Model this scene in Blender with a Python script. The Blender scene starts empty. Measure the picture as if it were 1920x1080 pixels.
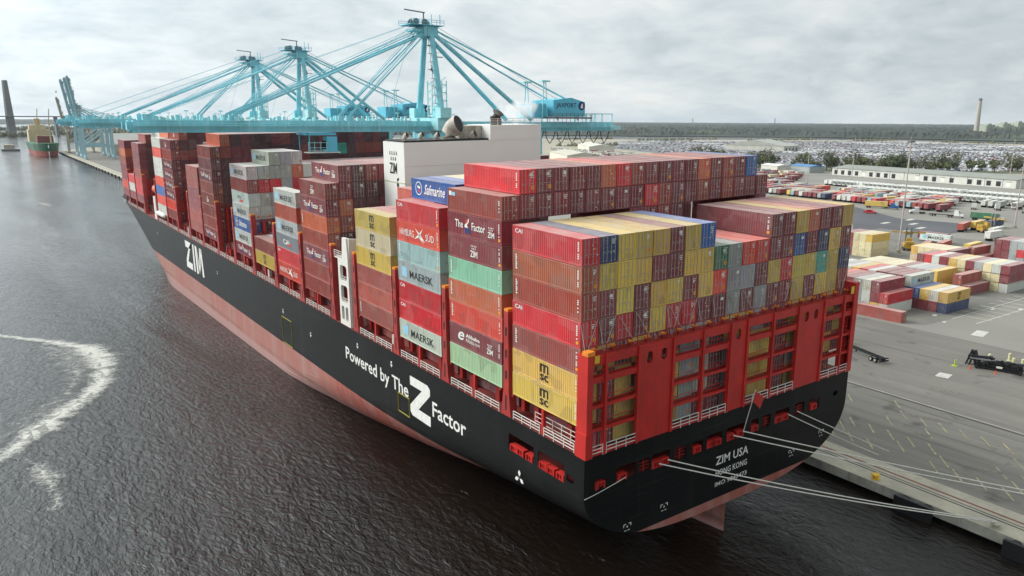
import bpy, bmesh, math, random
import numpy as np
from mathutils import Vector, Matrix, Euler
R = random.Random(7)
S = bpy.context.scene
COL = S.collection
# ------------------------------------------------------------------ camera
CAM = Vector((-49.5099, -59.2564, 51.134))
F_ = math.cos(-0.239128); yaw, pit, rol = 0.6280024, -0.2391280, 0.0056035
fw = Vector((math.sin(yaw)*math.cos(pit), math.cos(yaw)*math.cos(pit), math.sin(pit)))
rt = Vector((math.cos(yaw), -math.sin(yaw), 0)); up = rt.cross(fw)
rt, up = (math.cos(rol)*rt + math.sin(rol)*up), (-math.sin(rol)*rt + math.cos(rol)*up)
cd = bpy.data.cameras.new("camera"); cam = bpy.data.objects.new("camera", cd); COL.objects.link(cam)
cd.sensor_width = 36; cd.lens = 1457.083/1920*36
cd.shift_x = (960-992.52)/1920; cd.shift_y = (579.908-540)/1920
cd.clip_start = 1; cd.clip_end = 60000
m3 = Matrix((rt, up, -fw)).transposed()
cam.matrix_world = Matrix.Translation(CAM) @ m3.to_4x4()
S.camera = cam
# ------------------------------------------------------------------ light
SUN = Vector((-0.66, 0.68, 0.62)).normalized()
sl = bpy.data.lights.new("sun", 'SUN'); sl.energy = 2.7; sl.angle = math.radians(30); sl.color = (1, .97, .92)
so = bpy.data.objects.new("sun", sl); COL.objects.link(so)
so.rotation_euler = SUN.to_track_quat('Z', 'Y').to_euler()
W = bpy.data.worlds.new("World"); S.world = W; W.use_nodes = True
def world():
    nt = W.node_tree; N = nt.nodes; N.clear(); L = nt.links.new
    def n(t, **k):
        x = N.new(t)
        for a, b in k.items(): setattr(x, a, b)
        return x
    def mth(op, a, b=None):
        x = n('ShaderNodeMath', operation=op)
        for i, v in enumerate((a, b)):
            if v is None: continue
            if isinstance(v, (int, float)): x.inputs[i].default_value = v
            else: L(v, x.inputs[i])
        return x.outputs[0]
    out = n('ShaderNodeOutputWorld'); bg = n('ShaderNodeBackground'); bg.inputs[1].default_value = .1
    sky = n('ShaderNodeTexSky', sky_type='NISHITA'); sky.sun_disc = False
    sky.sun_elevation = math.asin(SUN.z); sky.sun_rotation = math.atan2(SUN.x, SUN.y)
    sky.air_density = 1.0; sky.dust_density = 1.5
    tc = n('ShaderNodeTexCoord'); sp = n('ShaderNodeSeparateXYZ'); L(tc.outputs['Generated'], sp.inputs[0])
    z = mth('ADD', mth('MAXIMUM', sp.outputs[2], 0.0), .26)
    cx, cy = mth('DIVIDE', sp.outputs[0], z), mth('DIVIDE', sp.outputs[1], z)
    cb = n('ShaderNodeCombineXYZ'); L(cx, cb.inputs[0]); L(cy, cb.inputs[1])
    def noise(sc, det, ro, off=0):
        t = n('ShaderNodeTexNoise'); t.inputs['Scale'].default_value = sc; t.inputs['Detail'].default_value = det
        t.inputs['Roughness'].default_value = ro; t.inputs['Distortion'].default_value = .35
        mp = n('ShaderNodeMapping'); mp.inputs['Location'].default_value = (off, off*.7, 0); L(cb.outputs[0], mp.inputs[0])
        L(mp.outputs[0], t.inputs['Vector']); return t.outputs[0]
    big, mid, sml = noise(.7, 5, .55, 3.1), noise(1.9, 7, .6, 1.3), noise(5.5, 6, .62, 7.7)
    dot = n('ShaderNodeVectorMath', operation='DOT_PRODUCT'); L(tc.outputs['Generated'], dot.inputs[0]); dot.inputs[1].default_value = SUN
    glow = mth('POWER', mth('MULTIPLY', mth('ADD', dot.outputs['Value'], 1.0), .5), 1.7)
    v = mth('ADD', mth('ADD', mth('MULTIPLY', big, .42), mth('MULTIPLY', mid, .38)), mth('MULTIPLY', sml, .20))
    rp = n('ShaderNodeValToRGB'); L(v, rp.inputs[0]); e = rp.color_ramp.elements
    e[0].position = .37; e[0].color = (.50, .575, .62, 1); e[1].position = .615; e[1].color = (.92, .94, .92, 1)
    x = e.new(.49); x.color = (.70, .765, .785, 1)
    # brighter towards the veiled sun, duller low over the horizon
    lobe = n('ShaderNodeVectorMath', operation='DOT_PRODUCT'); L(tc.outputs['Generated'], lobe.inputs[0]); lobe.inputs[1].default_value = Vector((-.30, .72, .60)).normalized()
    k = mth('ADD', mth('ADD', .74, mth('MULTIPLY', glow, .52)), mth('MULTIPLY', mth('POWER', mth('MAXIMUM', lobe.outputs['Value'], 0.0), 10.0), 3.6))   # thin bright cloud before the sun
    sc = n('ShaderNodeVectorMath', operation='SCALE'); L(rp.outputs[0], sc.inputs[0]); L(mth('MULTIPLY', k, 10.0), sc.inputs['Scale'])
    hole = n('ShaderNodeMapRange'); L(mid, hole.inputs[0]); hole.inputs[1].default_value = .66; hole.inputs[2].default_value = .78
    hole.inputs[3].default_value = .96; hole.inputs[4].default_value = .7
    mx = n('ShaderNodeMix', data_type='RGBA'); L(hole.outputs[0], mx.inputs[0]); L(sky.outputs[0], mx.inputs[6]); L(sc.outputs[0], mx.inputs[7])
    L(mx.outputs[2], bg.inputs[0]); L(bg.outputs[0], out.inputs[0])
world()
S.view_settings.view_transform = 'Standard'; S.view_settings.look = 'None'
S.view_settings.exposure = 0.15; S.view_settings.gamma = 1; S.view_settings.use_curve_mapping = False
S.cycles.max_bounces = 6; S.cycles.diffuse_bounces = 2; S.cycles.glossy_bounces = 3; S.cycles.volume_bounces = 2
S.cycles.transparent_max_bounces = 12; S.cycles.use_denoising = True
S.cycles.volume_step_rate = 4
# ------------------------------------------------------------------ geometry helpers
WL = {}
class MB:
    def __init__(s, tr=None): s.v = []; s.f = []; s.m = []; s.tr = tr
    def V(s, *ps):
        i = len(s.v)
        for p in ps: s.v.append(tuple(s.tr(p)) if s.tr else tuple(p))
        return i
    def F(s, idx, m=0): s.f.append(tuple(idx)); s.m.append(m)
    def poly(s, pts, m=0): i = s.V(*pts); s.F(range(i, i+len(pts)), m)
    def box(s, x0, x1, y0, y1, z0, z1, m=0):
        i = s.V((x0,y0,z0),(x1,y0,z0),(x1,y1,z0),(x0,y1,z0),(x0,y0,z1),(x1,y0,z1),(x1,y1,z1),(x0,y1,z1))
        for q in ((0,3,2,1),(4,5,6,7),(0,1,5,4),(1,2,6,5),(2,3,7,6),(3,0,4,7)): s.F([i+a for a in q], m)
    def beam(s, p, q, w, h=None, m=0):
        h = h or w; p, q = Vector(p), Vector(q); d = (q-p)
        if d.length < 1e-6: return
        d.normalize(); u = Vector((0,0,1)) if abs(d.z) < .95 else Vector((1,0,0))
        a = d.cross(u).normalized(); b = a.cross(d).normalized(); a *= w/2; b *= h/2
        i = s.V(p-a-b, p+a-b, p+a+b, p-a+b, q-a-b, q+a-b, q+a+b, q-a+b)
        for k in ((0,3,2,1),(4,5,6,7),(0,1,5,4),(1,2,6,5),(2,3,7,6),(3,0,4,7)): s.F([i+x for x in k], m)
    def tube(s, pts, r, n=8, m=0, caps=True):
        pts = [Vector(p) for p in pts]; rs = r if isinstance(r, (list, tuple)) else [r]*len(pts); rings = []
        for k, p in enumerate(pts):
            d = (pts[min(k+1, len(pts)-1)] - pts[max(k-1, 0)]).normalized()
            u = Vector((0,0,1)) if abs(d.z) < .95 else Vector((1,0,0))
            a = d.cross(u).normalized(); b = a.cross(d)
            rings.append(s.V(*[p + (a*math.cos(t) + b*math.sin(t))*rs[k] for t in [2*math.pi*j/n for j in range(n)]]))
        for i, j in zip(rings, rings[1:]):
            for k in range(n): s.F((i+k, i+(k+1)%n, j+(k+1)%n, j+k), m)
        if caps: s.F([rings[0]+k for k in range(n)][::-1], m); s.F([rings[-1]+k for k in range(n)], m)
    def disc(s, c, r, ax, n=12, m=0):
        ax = Vector(ax).normalized(); u = Vector((0,0,1)) if abs(ax.z) < .9 else Vector((1,0,0)); a = ax.cross(u).normalized(); b = a.cross(ax)
        s.poly([Vector(c) + (a*math.cos(t)+b*math.sin(t))*r for t in [2*math.pi*j/n for j in range(n)]], m)
    def add(s, vs, fs, m=0, mat=None):
        i = s.V(*[(mat @ Vector(v)) if mat else v for v in vs])
        for f in fs: s.F([i+a for a in f], m)
    def mesh(s, name, org=(0,0,0)):
        me = bpy.data.meshes.new(name); o = org
        me.from_pydata([(a-o[0], b-o[1], c-o[2]) for a, b, c in s.v], [], s.f)
        if any(s.m): me.polygons.foreach_set('material_index', s.m)
        me.update(); return me
    def build(s, name, mats, parent=None, org=None, smooth=False):
        if parent is not None: org = WL[parent]
        org = org or (0,0,0)
        me = s.mesh(name, org)
        for m in (mats if isinstance(mats, (list, tuple)) else [mats]): me.materials.append(m)
        if smooth: me.polygons.foreach_set('use_smooth', [True]*len(me.polygons))
        o = bpy.data.objects.new(name, me); COL.objects.link(o)
        if parent is not None: o.parent = parent; WL[o] = org
        else: o.location = org; WL[o] = tuple(org)
        return o
def tag(o, label=None, cat=None, group=None, kind=None):
    if label: o['label'] = label
    if cat: o['category'] = cat
    if group: o['group'] = group
    if kind: o['kind'] = kind
    return o
def thing(name, label, cat, loc=(0,0,0), rz=0, group=None):
    o = bpy.data.objects.new(name, None); COL.objects.link(o); o.location = loc; o.rotation_euler = (0,0,rz)
    o.empty_display_size = .5; WL[o] = (0,0,0) if rz or loc != (0,0,0) else (0,0,0)
    return tag(o, label, cat, group)     # parts are built in the thing's own frame
def copy_tree(o, parent=None):
    c = o.copy(); COL.objects.link(c)
    if parent: c.parent = parent
    for ch in list(o.children): copy_tree(ch, c)
    return c
def place(o, loc, rz=0): o.location = loc; o.rotation_euler = (0,0,rz); return o
# ------------------------------------------------------------------ materials
def hexc(h):
    h = h.lstrip('#'); c = [int(h[i:i+2], 16)/255 for i in (0,2,4)]
    return tuple((x/12.92 if x <= .04045 else ((x+.055)/1.055)**2.4) for x in c)
class NT:
    def __init__(s, name):
        s.m = bpy.data.materials.new(name); s.m.use_nodes = True; s.t = s.m.node_tree; s.N = s.t.nodes
        s.b = s.N['Principled BSDF']; s.out = s.N['Material Output']
    def n(s, t, **k):
        x = s.N.new(t)
        for a, b in k.items(): setattr(x, a, b)
        return x
    def L(s, a, b): s.t.links.new(a, b)
    def put(s, sock, v):
        if hasattr(v, 'links') or hasattr(v, 'is_linked'): s.L(v, sock)
        else: sock.default_value = v
    def mth(s, op, a, b=None, c=None, clamp=False):
        x = s.n('ShaderNodeMath', operation=op); x.use_clamp = clamp
        for i, v in enumerate((a, b, c)):
            if v is not None: s.put(x.inputs[i], v)
        return x.outputs[0]
    def coord(s, k='Object', scale=None, rot=None):
        o = s.n('ShaderNodeTexCoord').outputs[k]
        if scale or rot:
            mp = s.n('ShaderNodeMapping'); s.L(o, mp.inputs[0])
            if scale: mp.inputs['Scale'].default_value = scale
            if rot: mp.inputs['Rotation'].default_value = rot
            o = mp.outputs[0]
        return o
    def noise(s, vec, sc, det=4, ro=.55, dist=0, w=None):
        x = s.n('ShaderNodeTexNoise'); s.L(vec, x.inputs['Vector'])
        x.inputs['Scale'].default_value = sc; x.inputs['Detail'].default_value = det; x.inputs['Roughness'].default_value = ro
        x.inputs['Distortion'].default_value = dist; return x.outputs[0]
    def rng(s, v, a, b, c=0, d=1):
        x = s.n('ShaderNodeMapRange'); s.L(v, x.inputs[0])
        for i, q in enumerate((a, b, c, d)): s.put(x.inputs[i+1], q)
        return x.outputs[0]
    def mix(s, f, a, b, mode='MIX'):
        x = s.n('ShaderNodeMix', data_type='RGBA', blend_type=mode)
        s.put(x.inputs[0], f)
        for i, q in ((6, a), (7, b)): s.put(x.inputs[i], (*q, 1) if isinstance(q, tuple) and len(q) == 3 else q)
        return x.outputs[2]
    def bump(s, h, st=.3, d=.05):
        x = s.n('ShaderNodeBump'); x.inputs['Strength'].default_value = st; x.inputs['Distance'].default_value = d
        s.L(h, x.inputs['Height']); s.L(x.outputs[0], s.b.inputs['Normal'])
    def base(s, v): s.put(s.b.inputs['Base Color'], (*v, 1) if isinstance(v, tuple) and len(v) == 3 else v)
    def rough(s, v): s.put(s.b.inputs['Roughness'], v)
def simple(name, col, ro=.6, var=.25, sc=.5, metal=0, streak=None):
    t = NT(name); c = hexc(col) if isinstance(col, str) else col
    o = t.coord('Object'); nz = t.noise(o, sc, 5, .6)
    k = t.rng(nz, .3, .7, 1-var, 1+var*.5)
    d = t.n('ShaderNodeVectorMath', operation='SCALE'); d.inputs[0].default_value = c; t.L(k, d.inputs['Scale'])
    v = d.outputs[0]
    if streak:
        st = t.noise(t.coord('Object', (1.2, 1.2, .06)), 1.0, 3, .6)
        v = t.mix(t.rng(st, .52, .75, 0, .6), v, hexc(streak))
    t.base(v); t.rough(ro); t.b.inputs['Metallic'].default_value = metal
    return t.m
def paint_mat(name, attr=False):
    t = NT(name)
    if attr:
        a = t.n('ShaderNodeAttribute', attribute_name='paint'); c = a.outputs['Color']; rn = t.noise(t.coord('Object'), .08, 1)
    else:
        oi = t.n('ShaderNodeObjectInfo'); c = oi.outputs['Color']; rn = oi.outputs['Random']
    o = t.coord('Object'); off = t.n('ShaderNodeVectorMath', operation='ADD'); t.L(o, off.inputs[0])
    cb = t.n('ShaderNodeCombineXYZ'); t.L(t.mth('MULTIPLY', rn, 90.0), cb.inputs[0]); t.L(cb.outputs[0], off.inputs[1])
    cloud = t.noise(off.outputs[0], .55, 5, .62)
    mp = t.n('ShaderNodeMapping'); t.L(off.outputs[0], mp.inputs[0]); mp.inputs['Scale'].default_value = (2.2, 2.2, .25)
    st = t.noise(mp.outputs[0], 1.0, 4, .65)
    spots = t.noise(off.outputs[0], 3.2, 5, .7)
    v = t.mix(t.rng(cloud, .35, .75, 0, .12), c, (.42, .38, .35))
    vo = t.n('ShaderNodeTexVoronoi', distance='CHEBYCHEV'); t.L(off.outputs[0], vo.inputs['Vector']); vo.inputs['Scale'].default_value = .55; sv = t.n('ShaderNodeSeparateColor'); t.L(vo.outputs['Color'], sv.inputs[0])
    v = t.mix(t.rng(sv.outputs[0], .7, .72, 0, .08), v, (.55, .5, .46)); v = t.mix(t.rng(sv.outputs[1], .8, .82, 0, .22), v, (.12, .08, .07))
    v = t.mix(t.rng(st, .50, .78, 0, .34), v, (.10, .065, .05))
    v = t.mix(t.rng(spots, .66, .74, 0, .5), v, (.16, .08, .05))
    v = t.mix(t.rng(rn, 0, 1, 0, .08), v, (.55, .5, .46))
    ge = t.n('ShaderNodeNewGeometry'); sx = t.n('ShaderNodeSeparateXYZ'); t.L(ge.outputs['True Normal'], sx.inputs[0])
    roof = t.mth('MULTIPLY', t.rng(sx.outputs[2], .8, .9, 0, .42), t.rng(cloud, .3, .7, .7, 1.15))   # upward faces paler: sky reflection painted in, along with faded paint
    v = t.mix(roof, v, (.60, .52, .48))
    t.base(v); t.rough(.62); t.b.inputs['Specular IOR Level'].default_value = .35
    return t.m
M = {}
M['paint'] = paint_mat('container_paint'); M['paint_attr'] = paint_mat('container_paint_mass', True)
M['galv'] = simple('galvanised_bars', '#b5aba6', .5, .3, 3)
M['white'] = simple('white_lettering', '#e2e2dc', .6, .15, 1.2)
M['black'] = simple('black_lettering', '#17181a', .6, .2, 1.2)
M['ltblue'] = simple('pale_blue_lettering', '#8fc3dc', .6, .1, 1)
M['dkblue'] = simple('dark_blue_lettering', '#1c2f6b', .6, .1, 1)
M['redmark'] = simple('red_lettering', '#c23a36', .6, .1, 1)
M['yellowmark'] = simple('yellow_placards', '#e0972a', .6, .1, 1)
M['shipred'] = simple('red_deck_paint', '#bb2722', .5, .22, .35, streak='#8c2a20')
M['shipred2'] = simple('red_deck_paint_dark', '#96261f', .6, .25, .35)
M['railwhite'] = simple('white_rail_paint', '#dcdad2', .55, .12, 2)
M['shipwhite'] = simple('white_ship_paint', '#dcddd8', .5, .05, .12)
M['dark'] = simple('dark_steel', '#15161a', .6, .3, .6)
M['grey'] = simple('grey_steel', '#6f7273', .6, .25, .6)
M['beigeduct'] = simple('weathered_duct_paint', '#b3aca0', .65, .35, .5, streak='#5d5348')
M['orange'] = simple('orange_lamp_paint', '#e2862c', .5, .15, 2)
M['yellow'] = simple('yellow_paint', '#d9b02c', .5, .2, 1.5)
M['crane'] = simple('turquoise_crane_paint', '#7fcddb', .5, .22, .15, streak='#c3e4e6')
M['crane2'] = simple('turquoise_crane_paint_pale', '#9fdbe0', .5, .16, .3)
M['cranegrey'] = simple('grey_blue_crane_paint', '#97bac3', .5, .15, .1)
M['cranebeige'] = simple('beige_crane_paint', '#a9a596', .6, .2, .1)
M['house'] = simple('crane_house_panels', '#5fbcd4', .5, .12, .2)
M['rope'] = simple('white_rope', '#cfccc2', .8, .2, 2)
M['rust'] = simple('rusty_brown', '#7a4238', .7, .3, .3)
M['deckred'] = simple('deck_oxide', '#7f2f28', .8, .35, .2)
M['tyre'] = simple('black_rubber', '#141414', .8, .3, 2)
M['glass'] = simple('dark_glass', '#20282c', .15, .1, 1)
M['orangeboat'] = simple('orange_lifeboat', '#e2561f', .45, .12, 1)
# ------------------------------------------------------------------ lettering
_tc = {}
def text_geo(t, size=1, off=0, shear=0, space=1, line=1, align='LEFT'):
    k = (t, off, shear, space, line, align)
    if k not in _tc:
        c = bpy.data.curves.new('t', 'FONT'); c.body = t; c.size = 1; c.offset = off; c.shear = shear
        c.space_character = space; c.space_line = line; c.resolution_u = 2; c.align_x = align
        o = bpy.data.objects.new('t', c); me = bpy.data.meshes.new_from_object(o)
        vs = [(v.co.x, v.co.y) for v in me.vertices]; fs = [tuple(p.vertices) for p in me.polygons]
        bpy.data.objects.remove(o); bpy.data.meshes.remove(me); bpy.data.curves.remove(c)
        _tc[k] = (vs, fs)
    vs, fs = _tc[k]
    return [(x*size, y*size) for x, y in vs], fs
def fit_text(t, x0, x1, y0, y1, **k):
    vs, fs = text_geo(t, **k); xs = [v[0] for v in vs]; ys = [v[1] for v in vs]
    a, b, c, d = min(xs), max(xs), min(ys), max(ys)
    return [(x0+(x-a)/(b-a)*(x1-x0), y0+(y-c)/(d-c)*(y1-y0)) for x, y in vs], fs
def plate(name, outer, holes, thick, to3, mat, parent, tr=None):
    """flat panel with openings: outline and holes in 2D, to3(a, b, depth) -> point"""
    c = bpy.data.curves.new('p', 'CURVE'); c.dimensions = '2D'; c.fill_mode = 'BOTH'; c.extrude = thick/2
    for pts in [outer]+holes:
        sp = c.splines.new('POLY'); sp.points.add(len(pts)-1); sp.use_cyclic_u = True
        for q, (x, y) in zip(sp.points, pts): q.co = (x, y, 0, 1)
    o = bpy.data.objects.new('p', c); me = bpy.data.meshes.new_from_object(o)
    mb = MB(tr); mb.add([to3(v.co.x, v.co.y, v.co.z) for v in me.vertices], [tuple(p.vertices) for p in me.polygons])
    bpy.data.objects.remove(o); bpy.data.meshes.remove(me); bpy.data.curves.remove(c)
    return mb.build(name, mat, parent)
def rr(x0, x1, y0, y1, r, n=4):
    out = []
    for cx, cy, a in ((x1-r, y1-r, 0), (x0+r, y1-r, 90), (x0+r, y0+r, 180), (x1-r, y0+r, 270)):
        for i in range(n+1):
            t = math.radians(a+90*i/n); out.append((cx+r*math.cos(t), cy+r*math.sin(t)))
    return out
# ------------------------------------------------------------------ ship frame: the ship lies slightly heeled and trimmed
HE, TR, ZB = .017716, .013763, 19.5
CX, HB, DK = 23.75, 24.05, -3.05
def SH(p): return (p[0], p[1], ZB + p[2] + HE*p[0] + TR*p[1])
ship = thing('container_ship', 'long black and red container ship moored at the quay, stacked high with containers', 'ship', (CX, 150, 0))
WL[ship] = (CX, 150, 0)
SM = lambda: MB(SH)
YK, ZTK, ZBK = (-1.5, 22, 39, 61, 77, 95, 110), (-7.3, -8.7, -11, -14, -16, -20, -27), (-15.5, -18.5, -21.4, -24.2, -26, -29, -32)
def half(y, z):
    if y < 110:
        zt, zb = float(np.interp(y, YK, ZTK)), float(np.interp(y, YK, ZBK))
        if z >= zt: return HB
        return HB*max(0, 1-min(1, (zt-z)/(zt-zb))**2)**(1/3.1)
    if y < 140: return HB
    s = max(0, min(1, (-z-2)/20)); y0 = 272-77*s**.85; yl = 308-23*s**.9
    if y <= y0: return HB
    if y >= yl: return 0
    return HB*(1-((y-y0)/(yl-y0))**1.6)**(1/1.15)
def bot(y): return -27 if y >= 110 else max(-27, float(np.interp(y, YK, ZBK)))
def hullmat():
    t = NT('hull_paint'); o = t.coord('Object')
    # object frame is the ship empty at mid length: height above the deck line from the heel and trim of the ship
    d = t.n('ShaderNodeVectorMath', operation='DOT_PRODUCT'); t.L(o, d.inputs[0]); d.inputs[1].default_value = (-HE, -TR, 1)
    zl = t.mth('SUBTRACT', d.outputs['Value'], ZB+HE*CX+TR*150)
    long_ = t.noise(t.coord('Object', (.02, .02, .35)), 1.0, 4, .6)
    patch = t.noise(o, .045, 5, .6); fine = t.noise(o, .6, 5, .65)
    drip = t.noise(t.coord('Object', (.35, .35, .012)), 1.0, 4, .65)
    blk = t.mix(t.rng(patch, .35, .7, 0, .6), (.0055, .006, .0065), (.011, .012, .012))
    blk = t.mix(t.rng(drip, .55, .8, 0, .5), blk, (.032, .032, .03))
    blk = t.mix(t.rng(fine, .64, .75, 0, .35), blk, (.026, .023, .021))
    red = t.mix(t.rng(patch, .40, .58, 0, 1), hexc('#9a463b'), hexc('#9c5f55'))
    red = t.mix(t.rng(drip, .47, .72, 0, .8), red, hexc('#a0867e'))
    red = t.mix(t.rng(fine, .54, .70, 0, .65), red, hexc('#7d4a44'))
    yy = t.n('ShaderNodeSeparateXYZ'); t.L(o, yy.inputs[0])
    fade = t.rng(t.mth('ADD', yy.outputs[1], t.mth('MULTIPLY', patch, 60.0)), -70, -30, .08, .5)
    red = t.mix(fade, red, hexc('#a98880'))
    pale = t.rng(t.mth('ADD', zl, t.mth('MULTIPLY', long_, .8)), -19.2, -18.7, 1, 0)
    red = t.mix(t.mth('MULTIPLY', pale, .7), red, hexc('#a98a87'))
    band = t.mth('MULTIPLY', t.rng(t.mth('ABSOLUTE', t.mth('ADD', zl, 18.6)), .1, .5, 1, 0), t.rng(long_, .4, .55, 0, .7))
    red = t.mix(band, red, hexc('#6d5550'))
    scr = t.noise(t.coord('Object', (.08, .035, 1.6)), 1.0, 4, .7)
    blk = t.mix(t.rng(scr, .60, .72, 0, .5), blk, (.040, .038, .036)); rustn = t.noise(t.coord('Object', (1.6, 1.6, .05)), 1.0, 3, .7); blk = t.mix(t.rng(rustn, .66, .76, 0, .45), blk, (.07, .035, .022))
    edge = t.mth('ADD', zl, 14.25)
    t.base(t.mix(t.rng(edge, -.03, .03, 0, 1), red, blk))
    t.rough(t.rng(edge, -.03, .03, .7, .42)); t.b.inputs['Specular IOR Level'].default_value = .16
    plates = t.n('ShaderNodeTexBrick'); cb = t.n('ShaderNodeCombineXYZ'); t.L(yy.outputs[1], cb.inputs[0]); t.L(zl, cb.inputs[1]); t.L(cb.outputs[0], plates.inputs[0])
    plates.inputs['Scale'].default_value = 1; plates.inputs['Brick Width'].default_value = 9; plates.inputs['Row Height'].default_value = 2.6; plates.inputs['Mortar Size'].default_value = .06; plates.inputs['Mortar Smooth'].default_value = 1
    t.L(t.mix(t.mth('MULTIPLY', plates.outputs['Fac'], .22), t.b.inputs['Base Color'].links[0].from_socket, (.06, .055, .05)), t.b.inputs['Base Color'])
    t.bump(t.mth('ADD', plates.outputs['Fac'], t.mth('MULTIPLY', patch, .6)), .25, .03)
    return t.m
M['hull'] = hullmat()
def build_hull():
    ys = [-1.5, 0, 2, 4, 7, 10, 14, 18, 23, 28, 34, 40, 48, 56, 65, 75, 85, 95, 110, 140, 160, 180] + [188+3*i for i in range(28)] + [271+1.8*i for i in range(21)]
    m = SM(); NZ = 26
    def grid(ys, top, low, nz):
        for sgn in (-1, 1):
            base = None
            for y in ys:
                zt, zb = top(y), low(y)
                row = m.V(*[(CX+sgn*half(y, z), y, z) for z in [zt+(zb-zt)*(1-(1-k/nz)**1.25) for k in range(nz+1)]])
                if base is not None:
                    for k in range(nz): m.F((base+k, base+k+1, row+k+1, row+k) if sgn < 0 else (row+k, row+k+1, base+k+1, base+k))
                base = row
    grid(ys, lambda y: -7.4, bot, NZ)
    grid([y for y in ys if y >= 14], lambda y: DK + (1.6 if y > 262 else 0), lambda y: -7.4, 4)
    # counter closing the stern below the mooring deck
    zs = [-7.4+(-15.5+7.4)*(1-(1-k/24)**1.6) for k in range(25)]
    a = m.V(*[(CX-half(-1.5, z), -1.5, z) for z in zs]); b = m.V(*[(CX+half(-1.5, z), -1.5, z) for z in zs])
    for k in range(24): m.F((a+k, a+k+1, b+k+1, b+k))
    h = m.build('hull', M['hull'], ship)
    # plated bands round the mooring deck, with their openings
    def X(o): return [rr(*q, .25) for q in o]
    holes_t = [(1.2,2.8,-6.9,-5.9),(4.3,7.2,-7.0,-5.3),(7.7,9.4,-7.0,-5.4),(9.7,12.6,-7.1,-5.3),(13.4,15.4,-7.1,-5.5),(16.2,18.2,-7.1,-5.6),(18.9,21.6,-7.1,-5.4),(22.4,25.9,-7.1,-5.3),(27.0,28.5,-7.1,-5.4),(29.3,30.9,-7.1,-5.4),(31.8,34.8,-7.1,-5.4),(36.0,38.0,-7.1,-5.3),(39.0,41.4,-7.1,-5.3),(44.6,45.6,-6.2,-5.5)]
    xl, xr = CX-HB, CX+HB
    plate('stern_plating', [(xl,-7.4),(xr,-7.4),(xr,DK),(xl,DK)], X(holes_t), .12, lambda a, b, d: (a, -1.44+d, b), M['hull'], ship, SH)
    holes_s = [(.2,1.4,-6.6,-5.8),(1.8,6.7,-7.1,-5.0),(7.5,12.6,-7.1,-5.0)]
    for x in (xl+.06, xr-.06):
        plate('quarter_plating', [(-1.38,-7.4),(14,-7.4),(14,DK),(-1.38,DK)], X(holes_s), .12, lambda a, b, d, x=x: (x+d, a, b), M['hull'], ship, SH)
    m = SM()
    m.poly([(xl+.15,-1.3,-7.35),(xr-.15,-1.3,-7.35),(xr-.15,14,-7.35),(xl+.15,14,-7.35)]); m.box(xl+.15,xr-.15,13.9,14,-7.3,-3.2)
    m.box(xl+2.6,xr-2.6,2.2,2.4,-7.3,-3.2)
    m.build('mooring_deck', M['deckred'], ship)
    m = SM(); ysd = [y for y in ys]
    m.poly([(CX-half(y,-3)+.05, y, DK-.02) for y in ysd if half(y,-3) > .1] + [(CX+half(y,-3)-.05, y, DK-.02) for y in ysd[::-1] if half(y,-3) > .1])
    m.build('deck', M['deckred'], ship)
    # roller fairleads in the openings
    def lead(c, ax):
        f = SM(); x, y, z = c
        def bx(a0, a1, d0, d1, z0, z1):
            if ax == 'x': f.box(x+a0, x+a1, y+d0, y+d1, z+z0, z+z1)
            else: f.box(x+d0, x+d1, y+a0, y+a1, z+z0, z+z1)
        bx(-.68,.68,.02,.7,-.15,.06); bx(-.68,.68,.02,.7,.66,.82); bx(-.68,-.5,-.05,.6,0,.8); bx(.5,.68,-.05,.6,0,.8); bx(-.3,-.16,.1,.5,0,.7); bx(.16,.3,.1,.5,0,.7)
        f.tube([(x-.3, y+.1, z+.02), (x-.3, y+.1, z+.8)] if ax == 'x' else [(x+.1, y-.3, z+.02), (x+.1, y-.3, z+.8)], .14, 8)
        f.build('mooring_fairlead', M['shipred'], ship)
    for x in (2.0, 5.2, 10.4, 11.8, 17.2, 19.6, 20.8, 23.2, 25.0, 27.8, 32.5, 34.0, 40.2): lead((x, -1.5, -7.1), 'x')
    for y in (2.6, 4.3, 5.8, 8.4, 10.2, 11.6): lead((xl, y, -7.1), 'y')
    for x0, x1 in ((7.8,9.3),(13.5,15.3),(29.4,30.8),(36.1,37.9)):
        r = SM()
        for z in (-6.7,-6.3,-5.9): r.beam((x0,-1.3,z),(x1,-1.3,z),.07)
        r.beam(((x0+x1)/2,-1.3,-7.2),((x0+x1)/2,-1.3,-5.6),.08); r.build('opening_rail', M['shipred2'], ship)
    # rudder
    r = SM(); L0, L1 = -1.0, 7.5
    for z0, z1 in ((-15.4,-26),):
        pts = [(0,L0),(.35,1.5),(.75,4.5),(.6,6.6),(0,L1),(-.6,6.6),(-.75,4.5),(-.35,1.5)]
        a = r.V(*[(CX+p, q, z0) for p, q in pts]); b = r.V(*[(CX+p, q, z1) for p, q in pts])
        for k in range(8): r.F((a+k, a+(k+1)%8, b+(k+1)%8, b+k))
        r.F(range(a, a+8)); r.F(range(b, b+8))
    r.build('rudder', M['hull'], ship)
build_hull()
def side_text(name, t, y0, y1, z0, z1, mat='white', slope=0, **k):
    vs, fs = fit_text(t, 0, y0-y1, 0, z1-z0, **k); m = SM()
    m.add([(CX-HB-.045, y0-a, z0+b+slope*a) for a, b in vs], fs); return m.build(name, M[mat], ship)
side_text('hull_lettering', 'Powered by The', 61.5, 38.6, -9.45, -6.65, off=.014)
side_text('hull_lettering', 'Factor', 31.4, 22.4, -9.25, -7.0, off=.014)
def poly_side(name, polys, mat='white'):
    m = SM()
    for p in polys: m.poly([(CX-HB-.045, y, z) for y, z in p])
    return m.build(name, M[mat], ship)
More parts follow.
